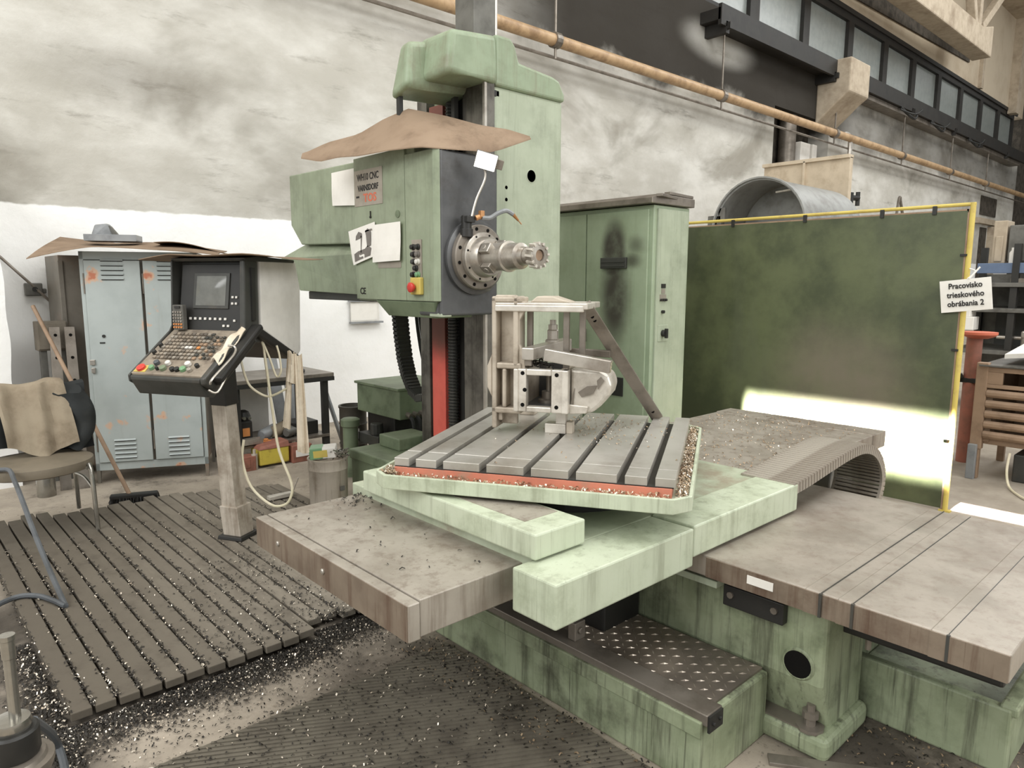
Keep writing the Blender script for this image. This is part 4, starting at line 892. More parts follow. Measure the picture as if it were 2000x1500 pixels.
# hydraulic unit behind the plinth
hu = thing('hydraulic_unit', 'dark green hydraulic tank with black hoses beside the column foot', 'hydraulic unit', (3.1,4.7,0))
m = MB(); m.box(2.95,4.45,0.50,3.5,5.07,0.735); part('tank', m, 'green_dark', hu, 0.008)
m = MB(); m.box(2.93,4.44,0.725,3.52,5.08,0.745); part('tank_lid', m, 'green_dark', hu, 0.004)
m = MB(); m.box(3.0,4.6,0,3.5,5.0,0.5); part('pump_stand', m, 'black', hu, 0.01)
m = MB(); m.lathe((2.80,4.93,0.0),(0,0,1),[(0.06,0),(0.06,0.40),(0.075,0.41),(0.075,0.46),(0.06,0.47)],20); part('filter_pot', m, 'green_dark', hu, smooth=True)
for k in range(5):
    m = MB(); x = 3.02+0.06*k; m.tube([(x,4.43,0.53),(x,4.38,0.50),(x,4.36,0.42),(x+0.01,4.37,0.30),(x+0.02,4.42,0.15)],0.016,7); part('hydraulic_hose', m, 'rubber', hu, smooth=True)
    b = MB(); b.cyl((x,4.46,0.54),(x,4.40,0.53),0.021,n=8); part('hose_nut', b, 'steel_dull', hu)
m = MB(); m.box(2.85,4.6,0.28,3.0,4.9,0.36); m.cyl((2.9,4.7,0.36),(2.9,4.7,0.45),0.05,n=12); part('valve_block', m, 'charcoal', hu, 0.008)

# ------------------------------------------------------------------ control cabinet behind the column
cb = thing('electrical_cabinet', 'tall pale green electrical cabinet with black sooting around its vent', 'cabinet', (4.4,3.5,0))
m = MB(); m.box(4.165,3.05,0,4.60,4.6,2.085); part('cabinet_body', m, 'cabinet', cb, 0.006)
for y0, y1 in ((3.085,3.655),(3.665,4.25)):
    b = MB(); b.box(4.148,y0,0.12,4.166,y1,2.055); d = part('cabinet_door', b, 'cabinet', cb, 0.003)
    if y0 < 3.2:
        q = MB(); q.box(4.125,3.26,1.645,4.149,3.50,1.725); v_ = part('vent_hood', q, 'charcoal', d, 0.004)
        for z in (1.66,1.69):
            r_ = MB(); r_.box(4.118,3.27,z,4.128,3.49,z+0.012); part('vent_slat', r_, 'charcoal', d)
        q = MB(); q.box(4.138,3.27,0.70,4.149,3.46,0.84); part('lower_vent', q, 'black', d, 0.003)
        q = MB(); q.box(4.135,3.64,1.09,4.148,3.655,1.19); part('door_handle', q, 'steel', d, 0.003)
m = MB(); m.prism([(4.10,2.09),(4.10,2.13),(4.2,2.16),(4.62,2.15),(4.62,2.09)], 3.02, 4.62, 'y'); part('sloped_lid', m, 'steel_dull', cb, 0.004)
m = MB(); m.bar((4.15,3.0,2.145),(4.70,3.10,2.135),0.05,0.02); m.bar((4.3,3.04,2.17),(4.62,3.06,2.165),0.05,0.02); part('loose_lid_bar', m, 'steel_dull', cb, 0.002)
m = MB(); m.box(4.20,3.035,0.1,4.57,3.052,2.06); sp_ = part('side_door', m, 'green', cb, 0.003)
m = MB(); m.box(4.255,3.03,1.505,4.305,3.036,1.535); part('meter_window', m, 'black', sp_)
m = MB(); m.box(4.258,3.031,1.465,4.302,3.036,1.50); part('meter_label', m, 'plate', sp_)
m = MB(); m.box(4.24,3.031,1.415,4.315,3.036,1.46); part('switch_label', m, 'plate', sp_)
for x in (4.25,4.278,4.306):
    b = MB(); b.cyl((x,3.035,1.42),(x,3.018,1.42),0.010,n=10); part('switch_knob', b, 'black', sp_)
m = MB(); m.cyl((4.275,3.035,1.335),(4.275,3.015,1.335),0.012,n=10); part('key_switch', m, 'black', sp_)
m = MB(); m.box(4.23,3.03,1.12,4.35,3.036,1.24); part('switch_plate', m, 'green', sp_, 0.004)
m = MB(); m.cyl((4.285,3.032,1.18),(4.285,3.005,1.18),0.025,n=14); m.box(4.277,2.985,1.145,4.293,3.01,1.215); part('main_switch', m, 'black', sp_, 0.003)

# ------------------------------------------------------------------ green screen with yellow frame
sc = thing('welding_screen', 'large dark green sheet screen in a thin yellow frame', 'screen', (5.34,2.5,0))
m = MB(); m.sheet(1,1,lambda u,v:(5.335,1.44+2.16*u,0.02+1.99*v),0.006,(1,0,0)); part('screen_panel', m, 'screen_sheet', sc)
m = MB(); m.cyl((5.34,1.415,0.0),(5.34,1.415,2.06),0.017,n=12); m.box(5.32,1.38,0.0,5.36,1.45,0.012); part('frame_post', m, 'yellow', sc, smooth=True)
m = MB(); m.cyl((5.34,3.575,0.0),(5.34,3.575,2.06),0.017,n=12); m.box(5.32,3.58,0,5.36,3.66,0.012); part('frame_post', m, 'yellow', sc, smooth=True)
m = MB(); m.cyl((5.34,1.40,2.05),(5.34,3.59,2.05),0.012,n=12); part('top_rail', m, 'yellow', sc, smooth=True)
m = MB(); m.box(5.33,1.435,2.0,5.345,3.6,2.02); m.box(5.33,1.43,0.0,5.345,1.446,2.02); part('panel_edge', m, 'crate', sc)
for y, z in ((1.62,2.03),(1.95,2.03),(2.5,2.03),(3.1,2.03)):
    b = MB(); b.box(5.318,y,z-0.035,5.335,y+0.025,z+0.02); part('hook_clip', b, 'black', sc)
for z in (1.72,1.1,0.5):
    b = MB(); b.box(5.318,1.42,z,5.335,1.46,z+0.014); part('post_clip', b, 'black', sc)
sg = thing('hanging_sign', 'white sign with three lines of black lettering hung on the yellow post', 'sign', (5.29,1.4,1.35))
a, b_, c_, d_ = (5.30,1.561,1.352),(5.30,1.243,1.385),(5.30,1.269,1.588),(5.30,1.561,1.558)
m = MB(); quad_sheet(m, (5.30,1.533,1.349),(5.30,1.243,1.384),(5.30,1.270,1.588),(5.30,1.560,1.556), 0.004, 1, 1); part('sign_board', m, 'paper', sg, 0.0008)
exs = Vector((0,-0.29,0.032)).normalized(); eys = Vector((0,0.032*0.9,0.29)).normalized(); cs = Vector((5.2945,1.402,1.470))
for txt, dy in (('Pracovisko', 0.062), ('trieskového', 0.004), ('obrábania 2', -0.054)):
    t = place(text_mesh(txt, 0.050, bold=0.0011, sx=0.88), cs + eys*dy, exs, eys); part('lettering', t, 'ink', sg)
m = MB(); m.tube([(5.30,1.40,1.575),(5.31,1.36,1.62),(5.33,1.40,1.64)],0.004,6); m.tube([(5.30,1.39,1.575),(5.32,1.34,1.65)],0.006,6); part('hanging_string', m, 'paper', sg)

# ------------------------------------------------------------------ control pendant
PA = math.atan2(-0.872, 0.4895); PO = (1.023, 4.113, 0.0)
pn = thing('control_pendant', 'black control console with screen and grimy keyboard on a slanting post', 'control panel', PO, PA)
W = 0.50
def slab(mb, p0, p1, x0, x1, th):
    """plate between two (y,z) profile points, thickness below"""
    d = Vector((p1[0]-p0[0], p1[1]-p0[1])); n = Vector((d.y, -d.x)).normalized()*th
    return mb.prism([p0, p1, (p1[0]+n.x,p1[1]+n.y), (p0[0]+n.x,p0[1]+n.y)], x0, x1, 'x')
m = MB(); m.prism([(0.0,1.048),(0.002,1.03),(0.055,0.948),(0.10,0.94),(0.46,1.20),(0.50,1.20),(0.80,1.07),(0.83,1.10),(0.845,1.50),(0.78,1.655),(0.42,1.655),(0.385,1.30),(0.33,1.255)], 0.010, W-0.035, 'x'); part('console_body', m, 'charcoal', pn, 0.006)
# side cheeks framing hood and keyboard
prof_out = [(-0.004,1.055),(0.0,1.02),(0.06,0.985),(0.44,1.265),(0.45,1.30),(0.46,1.66),(0.38,1.67),(0.345,1.66),(0.32,1.30),(0.30,1.27)]
for x0, x1, nm in ((0.0,0.012,'side_frame'),(W-0.035,W,'side_frame')):
    m = MB(); m.prism(prof_out, x0, x1, 'x'); part(nm, m, 'charcoal', pn, 0.012, seg=3)
m = MB(); m.bar((W+0.012,0.05,1.04),(W+0.012,0.40,1.30),0.035,0.10,(1,0,0)); m.bar((W+0.015,0.07,1.025),(W+0.015,0.36,1.235),0.045,0.05,(1,0,0)); hd = part('side_tray', m, 'black', pn, 0.010)
m = MB(); m.tube([(W+0.04,-0.01,1.03),(W+0.05,0.0,1.06),(W+0.05,0.16,1.16),(W+0.03,0.20,1.20),(W+0.0,0.18,1.21)],0.006,6); m.tube([(W+0.03,-0.015,1.0),(W+0.055,0.02,0.985),(W+0.05,0.10,1.06)],0.006,6); part('tray_rail', m, 'steel', hd, smooth=True)
m = MB(); m.add([(0.02,0.012,1.052),(W-0.02,0.012,1.052),(W-0.035,0.33,1.262),(0.035,0.33,1.262),(0.014,0.008,1.064),(W-0.036,0.008,1.064),(W-0.036,0.33,1.276),(0.014,0.33,1.276)],[(0,3,2,1),(4,5,6,7),(0,1,5,4),(1,2,6,5),(2,3,7,6),(3,0,4,7)]); kb = part('keyboard_panel', m, 'keyboard', pn, 0.002)
kn = Vector((0,-0.22,0.31)).normalized(); kt = Vector((0,0.31,0.22)).normalized()
def key(x, t, w, d, h, mat, name='key', rnd=False):
    c = Vector((x,0.012,1.067)) + kt*t
    b = MB()
    if rnd: b.lathe(c, kn, [(w,0),(w,h/kn.length),(w*0.7,h*1.25)], 12)
    else: obox(b, c+kn*h/2, Vector((1,0,0)), kt, kn, w, d, h)
    return part(name, b, mat, kb, 0.0, rnd)
for r in range(8):
    for c in range(11):
        x = 0.075+0.026*c; t = 0.125+0.028*r
        if c >= 9: mt = random.choice(['knob_orange','plate','crate','charcoal'])
        else: mt = random.choice(['keyboard','keyboard','steel_dull','plate'])
        if r in (3,) and 5 < c < 8: mt = 'white_key'
        key(x, t, 0.019, 0.018, 0.006, mt)
for r in range(7):
    for c in range(3):
        key(0.375+0.024*c, 0.13+0.028*r, 0.015, 0.015, 0.008, random.choice(['crate','charcoal','steel_dull','charcoal']))
for x, t, mt, w in ((0.06,0.03,'knob_red',0.024),(0.125,0.035,'knob_green',0.015),(0.13,0.075,'hoseblue',0.016),(0.20,0.035,'green_dark',0.018),(0.205,0.075,'white_key',0.015),(0.265,0.03,'black',0.014),(0.295,0.03,'black',0.014),(0.33,0.035,'knob_green',0.017),(0.335,0.075,'white_key',0.017),(0.375,0.03,'plate',0.013),(0.40,0.065,'black',0.012),(0.165,0.03,'black',0.009)):
    key(x, t, w, w, 0.016, mt, 'push_button', True)
b = MB(); obox(b, Vector((0.06,0.012,1.068))+kt*0.03, Vector((1,0,0)), kt, kn, 0.075, 0.05, 0.004); part('yellow_plate', b, 'yellow', kb)
for x, t in ((0.055,0.155),(0.055,0.215)):
    b = MB(); b.lathe(Vector((x,0.012,1.067))+kt*t, kn, [(0.014,0),(0.012,0.02),(0.008,0.024)], 10); part('rotary_switch', b, 'black', kb, smooth=True)
# screen in the hood: nearly upright, facing the front
sy0, sy1 = 0.335, 0.395
m = MB(); m.prism([(sy0,1.27),(sy1,1.64),(sy1+0.02,1.64),(sy0+0.02,1.26)], 0.04, W-0.04, 'x'); bz = part('bezel', m, 'black', pn, 0.003)
sn_ = Vector((0,-(1.64-1.27),(sy1-sy0))).normalized(); st_ = Vector((0,sy1-sy0,0.37)).normalized()
def onbz(x, t, w, h, d, mat, name, lift=0.0):
    b = MB(); obox(b, Vector((x,sy0,1.27))+st_*t+sn_*(lift+d/2), Vector((1,0,0)), st_, sn_, w, h, d); return part(name, b, mat, bz, 0.002)
onbz(0.255,0.225,0.24,0.20,0.008,'charcoal','screen_frame')
b = MB(); 
def crt(u, v):
    x = 0.155+0.20*u; t = 0.142+0.165*v; bul = 0.012*(1-(2*u-1)**2)*(1-(2*v-1)**2)
    return Vector((x,sy0,1.27))+st_*t+sn_*(0.009+bul)
b.sheet(10,8,crt,0.004,sn_); part('screen_glass', b, 'screen', bz, 0, True)
for i in range(8): onbz(0.12+0.034*i, 0.068, 0.015, 0.014, 0.007, 'white_key', 'soft_key')
for x, t in ((0.40,0.19),(0.425,0.19),(0.40,0.155),(0.425,0.155),(0.42,0.06),(0.35,0.03),(0.38,0.03)): onbz(x, t, 0.014, 0.013, 0.008, 'white_key', 'soft_key')
m = MB(); m.prism([(0.36,1.655),(0.345,1.672),(0.46,1.685),(0.80,1.672),(0.80,1.655)], -0.0, W, 'x'); part('hood_top', m, 'charcoal', pn, 0.004)
m = MB(); m.bar((W+0.005,0.395,1.33),(W+0.005,0.405,1.62),0.03,0.012,(1,0,0)); part('frame_groove', m, 'black', pn)
m = MB(); m.prism([(0.47,1.28),(0.80,1.09),(0.84,1.12),(0.86,1.50),(0.82,1.665),(0.48,1.665)], W-0.045, W-0.005, 'x'); part('dust_cover', m, 'foil', pn, 0.01, label='pale dust cover on the console back')
m = MB(); m.bar((W-0.02,0.44,1.27),(W-0.02,0.83,1.06),0.05,0.045,(1,0,0)); part('rear_frame', m, 'black', pn, 0.01)
m = MB(); m.sheet(14,6,lambda u,v:(W-0.045+0.05*v+0.006*math.sin(9*u), 0.10+0.22*u, 1.135+0.155*u+0.012*math.sin(11*u+4*v)+0.010*math.sin(5*v)),0.006); part('wedged_rag', m, 'cloth_white', pn, smooth=True, label='crumpled stained rag wedged beside the keyboard')
# post: square black upper part, dusty grey tube and wider foot
m = MB()
def sq(c, hw, hd): return [(c[0]-hw,c[1]-hd,c[2]),(c[0]+hw,c[1]-hd,c[2]),(c[0]+hw,c[1]+hd,c[2]),(c[0]-hw,c[1]+hd,c[2])]
m.frust(sq((0.255,0.42,0.84),0.055,0.055), sq((0.25,0.40,1.12),0.06,0.06)); part('post_head', m, 'black', pn, 0.004)
m = MB(); m.frust(sq((0.285,0.42,0.22),0.050,0.05), sq((0.25,0.42,0.85),0.048,0.05)); part('post', m, 'pail', pn, 0.004)
m = MB(); m.frust(sq((0.305,0.42,0.07),0.06,0.06), sq((0.29,0.42,0.245),0.062,0.062)); part('post_foot', m, 'pail', pn, 0.004)
m = MB(); m.frust(sq((0.305,0.42,0.05),0.085,0.085), sq((0.305,0.42,0.072),0.08,0.08)); part('base_plate', m, 'black', pn, 0.004)
# paper over the hood
m = MB()
def hoodp(u, v):
    p = Vector((-0.16+0.86*u, 0.28+0.52*v, 1.692)); p.z += -0.05*max(0,0.25-u)*2 - 0.03*v*(1-v) - 0.06*max(0,u-0.8)+0.004*math.sin(9*u+3*v); return p
m.sheet(16,6,hoodp,0.004); m.v = [Matrix.Translation(PO) @ Matrix.Rotation(PA,4,'Z') @ q for q in m.v]
solo('cover_board', m, 'card', 'thin flat board lying on top of the control console', 'cardboard', smooth=True)
hr = thing('handheld_remote', 'grey perforated handheld unit hooked beside the console screen', 'handheld unit', PO, PA)
m = MB(); m.box(0.045,0.29,1.275,0.115,0.325,1.415); part('unit_body', m, 'rack', hr, 0.006)
for i in range(4):
    for j in range(6):
        b = MB(); b.cyl((0.055+0.0165*i,0.29,1.29+0.017*j),(0.055+0.0165*i,0.284,1.29+0.017*j),0.0055,n=8); part('unit_key', b, 'knob_orange' if j < 2 else 'steel', hr)
m = MB(); m.box(0.065,0.284,1.395,0.10,0.292,1.408); part('unit_slot', m, 'black', hr)
# cables and rag hanging from the console
cb1 = solo('hanging_cable', MB().tube([(1.66,3.98,1.30),(1.70,3.96,1.19),(1.71,3.96,1.10),(1.73,3.94,0.80),(1.75,3.92,0.56),(1.80,3.88,0.36),(1.79,3.88,0.27),(1.76,3.91,0.225),(1.70,3.96,0.23),(1.62,4.04,0.34),(1.59,4.07,0.50),(1.60,4.06,0.62)],0.008,7), 'cable', 'long cream cable hanging in a deep loop from the console', 'cable', smooth=True)
cb2 = solo('hanging_cable', MB().tube([(1.60,4.05,1.12),(1.615,4.04,1.02),(1.64,4.02,0.94),(1.70,3.97,0.885),(1.74,3.93,0.89),(1.80,3.88,0.93)],0.007,7), 'cable', 'short cream cable looping from the console to the rag', 'cable', smooth=True)
cb3 = solo('hanging_cable', MB().tube([(1.70,3.96,1.20),(1.73,3.94,1.10),(1.755,3.92,1.0),(1.775,3.90,1.03),(1.77,3.90,1.12),(1.76,3.91,1.18)],0.006,7), 'cable', 'thin cream cable bent into a small hook under the console', 'cable', smooth=True)
rg = thing('hanging_rag', 'stained cream rag hanging from the rear corner of the console', 'rag', (1.83,3.87,0.55))
r1 = Vector((0.735,-0.678,0)); r0 = Vector((1.83,3.865,0)); r0d = Vector((0.678,0.735,0))
def rag(xt, wt, xb, wb, zt, zb, ph):
    def fn(u, v):
        w = wt*(1-v)+wb*v; x = xt*(1-v)+xb*v
        return r0 + r1*(x+(u-0.5)*w) + r0d*(0.014*math.sin(6.5*u+ph+2*v)+0.006*math.sin(17*u+3*v)) + Vector((0,0,zt+(zb-zt)*v+0.01*math.sin(5*u+ph)))
    return fn
m = MB(); m.sheet(12,16,rag(-0.015,0.03,-0.055,0.045,1.10,0.69,0),0.004,r0d); part('rag_strip', m, 'cloth_white', rg, smooth=True)
m = MB(); m.sheet(14,20,rag(0.03,0.05,0.045,0.07,1.13,0.545,1.5),0.004,r0d); part('rag_strip', m, 'cloth_white', rg, smooth=True)
m = MB(); m.sheet(10,8,rag(0.0,0.05,0.0,0.08,1.14,0.96,0.7),0.012,r0d); part('rag_knot', m, 'cloth_white', rg, smooth=True)

# ------------------------------------------------------------------ locker
LA = math.radians(-25.9); LO = (1.23, 6.03, 0)
lk_ = thing('steel_locker', 'pale grey two-door steel locker with rust spots and louvres', 'locker', LO, LA)
m = MB(); m.box(0.0,0.02,0.14,0.80,0.5,1.76); part('locker_body', m, 'locker_side', lk_, 0.004)
m = MB(); m.box(0,0.0,0.10,0.80,0.02,0.16); m.box(0,0.0,1.70,0.80,0.02,1.76); m.box(0,0,0.1,0.03,0.02,1.76); m.box(0.77,0,0.1,0.80,0.02,1.76); part('front_frame', m, 'locker', lk_, 0.003)
for x in (0.0,0.77):
    for y in (0.0,0.46):
        b = MB(); b.frust([(x+0.005,y+0.005,0),(x+0.025,y+0.005,0),(x+0.025,y+0.03,0),(x+0.005,y+0.03,0)],[(x,y,0.15),(x+0.03,y,0.15),(x+0.03,y+0.04,0.15),(x,y+0.04,0.15)]); part('leg', b, 'locker_side', lk_)
for i, (x0, x1) in enumerate(((0.032,0.405),(0.425,0.768))):
    b = MB(); b.box(x0,-0.016,0.165,x1,0.0,1.695); d = part('locker_door', b, 'locker', lk_, 0.004)
    xc = (x0+x1)/2
    for zc in (1.56,0.20):
        for j in range(5):
            q = MB(); z = zc+0.034*j; q.prism([(-0.016,z-0.006),(-0.025,z-0.004),(-0.016,z+0.008)], xc-0.075, xc+0.075, 'x'); part('louvre', q, 'locker', d)
            q = MB(); q.box(xc-0.073,-0.0235,z-0.009,xc+0.073,-0.0162,z-0.005); part('louvre_gap', q, 'hole', d)
    if i == 0:
        q = MB(); q.cyl((0.13,-0.016,1.135),(0.13,-0.022,1.135),0.012,n=10); q.box(0.10,-0.02,1.08,0.135,-0.016,1.09); part('door_lock', q, 'black', d)
        q = MB(); q.box(0.025,-0.03,0.92,0.06,-0.016,0.96); q.box(0.032,-0.035,0.86,0.058,-0.018,0.90); part('padlock', q, 'steel', d, 0.003)
    q = MB(); q.cyl((x0-0.006,-0.01,1.45),(x0-0.006,-0.01,1.6),0.006,n=8); q.cyl((x0-0.006,-0.01,0.25),(x0-0.006,-0.01,0.4),0.006,n=8); part('door_hinge', q, 'steel_dull', d)
ML = Matrix.Translation(LO) @ Matrix.Rotation(LA,4,'Z')
m = MB(ML)
def lcard(u, v):
    x = -0.27+1.24*u; y = -0.20+0.8*v
    z = 1.775+0.04*math.sin(PI*u*0.9+0.2)-0.05*max(0,u-0.75)+0.008*math.sin(7*u+4*v)
    z += (v-0.42)*0.20*max(0.34,1-2.0*u)
    return (x, y, z)
m.sheet(22,8,lcard,0.006); solo('cardboard_sheet', m, 'card', 'curled brown cardboard lying on top of the grey locker', 'cardboard', smooth=True)
m = MB(ML)
m.sheet(18,4,lambda u,v:(0.50+0.62*u,0.05+0.4*v,1.838-0.10*u*u+0.01*math.sin(6*u)),0.005); solo('cardboard_sheet', m, 'card', 'second smaller cardboard sticking out right over the locker', 'cardboard', smooth=True)
tr = thing('metal_tray', 'grey sheet metal tray on the cardboard above the locker', 'tray', LO, LA)
m = MB(); zt = 1.845; m.box(0.0,0.18,zt,0.36,0.40,zt+0.012); m.box(0.0,0.175,zt,0.36,0.182,zt+0.05); m.box(0.0,0.398,zt,0.36,0.405,zt+0.05); m.box(0.353,0.18,zt,0.36,0.4,zt+0.05); m.box(0,0.18,zt,0.007,0.4,zt+0.05); part('tray_pan', m, 'hosegrey', tr, 0.002)
bx = thing('sheet_metal_box', 'dented grey sheet metal box standing tilted in the tray on the locker', 'box', LO, LA)
m = MB(); m.add([(0.03,0.22,zt+0.013),(0.19,0.22,zt+0.013),(0.19,0.36,zt+0.013),(0.03,0.36,zt+0.013),(0.065,0.24,zt+0.125),(0.155,0.23,zt+0.135),(0.155,0.34,zt+0.135),(0.065,0.34,zt+0.125)],[(0,3,2,1),(4,5,6,7),(0,1,5,4),(1,2,6,5),(2,3,7,6),(3,0,4,7)]); part('box_shell', m, 'hosegrey', bx, 0.01, seg=3)
m = MB(); m.add([(0.185,0.25,zt+0.013),(0.245,0.27,zt+0.013),(0.245,0.33,zt+0.013),(0.185,0.34,zt+0.013),(0.158,0.25,zt+0.12),(0.165,0.25,zt+0.12),(0.165,0.33,zt+0.12),(0.158,0.33,zt+0.12)],[(0,3,2,1),(4,5,6,7),(0,1,5,4),(1,2,6,5),(2,3,7,6),(3,0,4,7)]); part('box_flap', m, 'rack', bx, 0.002)
m = MB(); m.box(1.17,6.42,0.06,1.42,6.92,1.74); m.box(1.165,6.41,0.1,1.20,6.43,1.7)
solo('narrow_cupboard', m, 'locker_side', 'narrow rust-stained cupboard standing behind the left edge of the locker', 'cupboard', bevel=0.004)
# things behind and beside the locker
m = MB(); m.cyl((0.80,6.97,1.82),(1.35,6.9,1.18),0.011,n=8); solo('wall_rod', m, 'steel_dull', 'thin slanting rod fixed across the wall left of the locker', 'rod', smooth=True)
jb = thing('junction_box', 'dark square junction box on the white wall left of the locker', 'junction box', (1.08,6.97,1.43))
m = MB(); m.box(1.02,6.93,1.42,1.14,7.0,1.525); m.box(1.14,6.95,1.44,1.17,7,1.48); part('box_case', m, 'rack', jb, 0.008)
m = MB(); m.cyl((1.085,6.93,1.475),(1.085,6.922,1.475),0.02,n=12); part('cable_gland', m, 'black', jb)
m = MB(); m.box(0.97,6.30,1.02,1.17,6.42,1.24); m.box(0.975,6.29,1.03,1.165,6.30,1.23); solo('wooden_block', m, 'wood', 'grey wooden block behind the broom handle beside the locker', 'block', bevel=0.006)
m = MB(); m.box(0.99,6.32,0,1.03,6.40,1.02); m.box(1.11,6.32,0,1.15,6.4,1.02); solo('block_stand', m, 'rack', 'dark steel stand under the grey wooden block', 'stand')
for nm, x, y, lean, lab in (('perforated_beam',1.02,6.02,0.06,'left perforated steel bar leaning beside the locker'),('perforated_beam',1.13,5.98,0.04,'right perforated steel bar leaning against the locker side')):
    pb = thing(nm, lab, 'steel bar', (x,y,0))
    b = MB(); b.frust([(x-0.035,y-0.02,0),(x+0.035,y-0.035,0),(x+0.035,y-0.02,0),(x-0.035,y+0.0,0)],[(x-0.035+lean,y+0.23,1.2),(x+0.03+lean,y+0.215,1.2),(x+0.03+lean,y+0.23,1.2),(x-0.035+lean,y+0.25,1.2)]); part('bar', b, 'steel_dull', pb, 0.002)
    for k in range(6):
        t = 0.25+0.14*k; p = Vector((x+lean*t, y-0.028+0.25*t, 1.2*t)); b = MB(); b.cyl(p+Vector((0,0.003,0)),p+Vector((0,-0.006,0)),0.011,n=10); part('bar_hole', b, 'hole', pb)
m = MB(); m.lathe((0.885,5.93,0),(0,0,1),[(0.06,0),(0.06,0.45),(0.055,0.46),(0.055,0.82),(0.04,0.83)],24); solo('steel_shaft', m, 'chrome', 'shiny turned steel shaft standing upright behind the chair', 'shaft', smooth=True)
br = thing('broom', 'broom with dark bristle head leaning its wooden handle on the wall', 'broom', (1.3,5.3,0))
m = MB(); m.cyl((1.285,5.36,0.06),(0.955,6.25,1.36),0.014,n=10); part('broom_handle', m, 'crate', br, smooth=True)
d_ = Vector((0.88,-0.35,0)).normalized()
m = MB(); m.bar(Vector((1.31,5.34,0.052))-d_*0.15, Vector((1.31,5.34,0.052))+d_*0.15, 0.06, 0.03); part('broom_head', m, 'black', br, 0.008)
m = MB()
for _ in range(420):
    t = random.uniform(-0.15,0.15); s_ = random.uniform(-0.03,0.03); p = Vector((1.31,5.34,0))+d_*t+Vector((0.35,0.88,0))*s_
    m.bar(p+Vector((0,0,0.055)), p+Vector((random.uniform(-.02,.02),random.uniform(-.02,.02),0.004)), 0.004, 0.004)
part('bristles', m, 'black', br, kind='stuff')

# ------------------------------------------------------------------ chair with clothes
ch = thing('chair', 'dusty chair with chrome tube legs half covered by clothes', 'chair', (0.70,5.0,0.05))
m = MB()
def seatp(ang, r, z):
    return (0.70+0.30*r*math.cos(ang)*1.02, 4.97+0.28*r*math.sin(ang), z)
n = 36; rings = [(0.90,0.415),(0.985,0.425),(1.0,0.45),(0.985,0.475),(0.90,0.485),(0.5,0.492),(0.05,0.494)]
vs = [seatp(2*PI*i/n, r, z) for r, z in rings for i in range(n)]
fs = [(k*n+i,k*n+(i+1)%n,(k+1)*n+(i+1)%n,(k+1)*n+i) for k in range(len(rings)-1) for i in range(n)] + [tuple(range(n))[::-1], tuple((len(rings)-1)*n+i for i in range(n))]
m.add(vs, fs); part('seat', m, 'seat', ch, smooth=True)
for pts in ([(0.95,4.73,0.05),(0.945,4.76,0.42),(0.93,4.80,0.44)],[(0.42,4.80,0.05),(0.45,4.82,0.44)],[(0.96,5.28,0.05),(0.945,5.24,0.44),(0.93,5.28,0.62),(0.92,5.32,0.90)],[(0.42,5.30,0.05),(0.44,5.26,0.44),(0.45,5.32,0.90)],):
    b = MB(); b.tube(pts, 0.013, 9, 3); part('leg', b, 'chrome', ch, smooth=True)
m = MB(); m.tube([(0.95,4.745,0.30),(0.955,5.0,0.32),(0.95,5.25,0.30)],0.010,8); m.tube([(0.93,4.78,0.43),(0.96,5.0,0.435),(0.945,5.25,0.44)],0.012,8); part('side_rail', m, 'chrome', ch, smooth=True)
m = MB()
m.sheet(10,6,lambda u,v:(0.44+0.49*u, 5.31+0.05*math.cos(PI*(u-0.5)), 0.58+0.30*v),0.03,(0,-1,0)); part('backrest', m, 'seat', ch, 0.008, True)
def drape(x0, x1, y0, z_top, z_front, z_back, bulge, ph, mat, name, label, cat, n=22):
    mb = MB()
    def fn(u, v):
        x = x0+(x1-x0)*u
        if v < 0.4: t = v/0.4; y = y0+0.12-0.05*t; z = z_back+(z_top-z_back)*t
        elif v < 0.55: t = (v-0.4)/0.15; y = y0+0.07-0.15*t; z = z_top+0.015*math.sin(PI*t)
        else: t = (v-0.55)/0.45; y = y0-0.08-bulge*t; z = z_top+(z_front+0.03*math.sin(5*u+ph)-z_top)*t
        y += 0.016*math.sin(13*u+ph+3*v)+0.010*math.sin(23*u+5*v); z += 0.014*math.sin(7*u+ph)
        x += 0.012*math.sin(6*v+ph)
        return (x, y, z)
    mb.sheet(n, 26, fn, 0.008, (0,-1,0)); return solo(name, mb, mat, label, cat, smooth=True)
jk = drape(0.40,1.05,5.32,0.875,0.50,0.5,0.10,0.3,'cloth_black','jacket','black jacket draped over the back of the chair','jacket')
drape(0.56,0.93,5.28,0.905,0.53,0.62,0.20,1.9,'cloth_tan','vest','tan work vest lying over the black jacket on the chair','vest')
m = MB()
def slv(u, v):
    a = 2*PI*u; r = 0.085*(1-0.35*v); x = 0.93+0.07*math.sin(PI*v)+r*math.cos(a); z = 0.86-0.34*v+0.3*r*math.sin(a)+0.01*math.sin(9*v+3*a); y = 5.2-0.16*v+r*math.sin(a)*0.8+0.008*math.sin(14*v)
    return (x, y, z)
vs = [slv(i/16,j/12) for j in range(13) for i in range(16)]; fs = [(j*16+i,j*16+(i+1)%16,(j+1)*16+(i+1)%16,(j+1)*16+i) for j in range(12) for i in range(16)] + [tuple(range(16))[::-1], tuple(12*16+i for i in range(16))]
m.add(vs, fs); part('sleeve', m, 'cloth_black', jk, smooth=True)
m = MB(); m.tube([(0.30,4.70,0.30),(0.42,4.80,0.46),(0.53,4.74,0.50),(0.545,4.62,0.46),(0.55,4.42,0.38),(0.555,4.20,0.28),(0.57,3.96,0.15),(0.578,3.72,0.068),(0.575,3.66,0.062),(0.55,3.74,0.064),(0.50,3.86,0.065),(0.42,3.91,0.065),(0.30,3.82,0.065),(0.15,3.55,0.065)],0.0125,8)
solo('air_hose', m, 'hoseblue', 'blue grey air hose from the chair down over the slatted floor', 'hose', smooth=True)

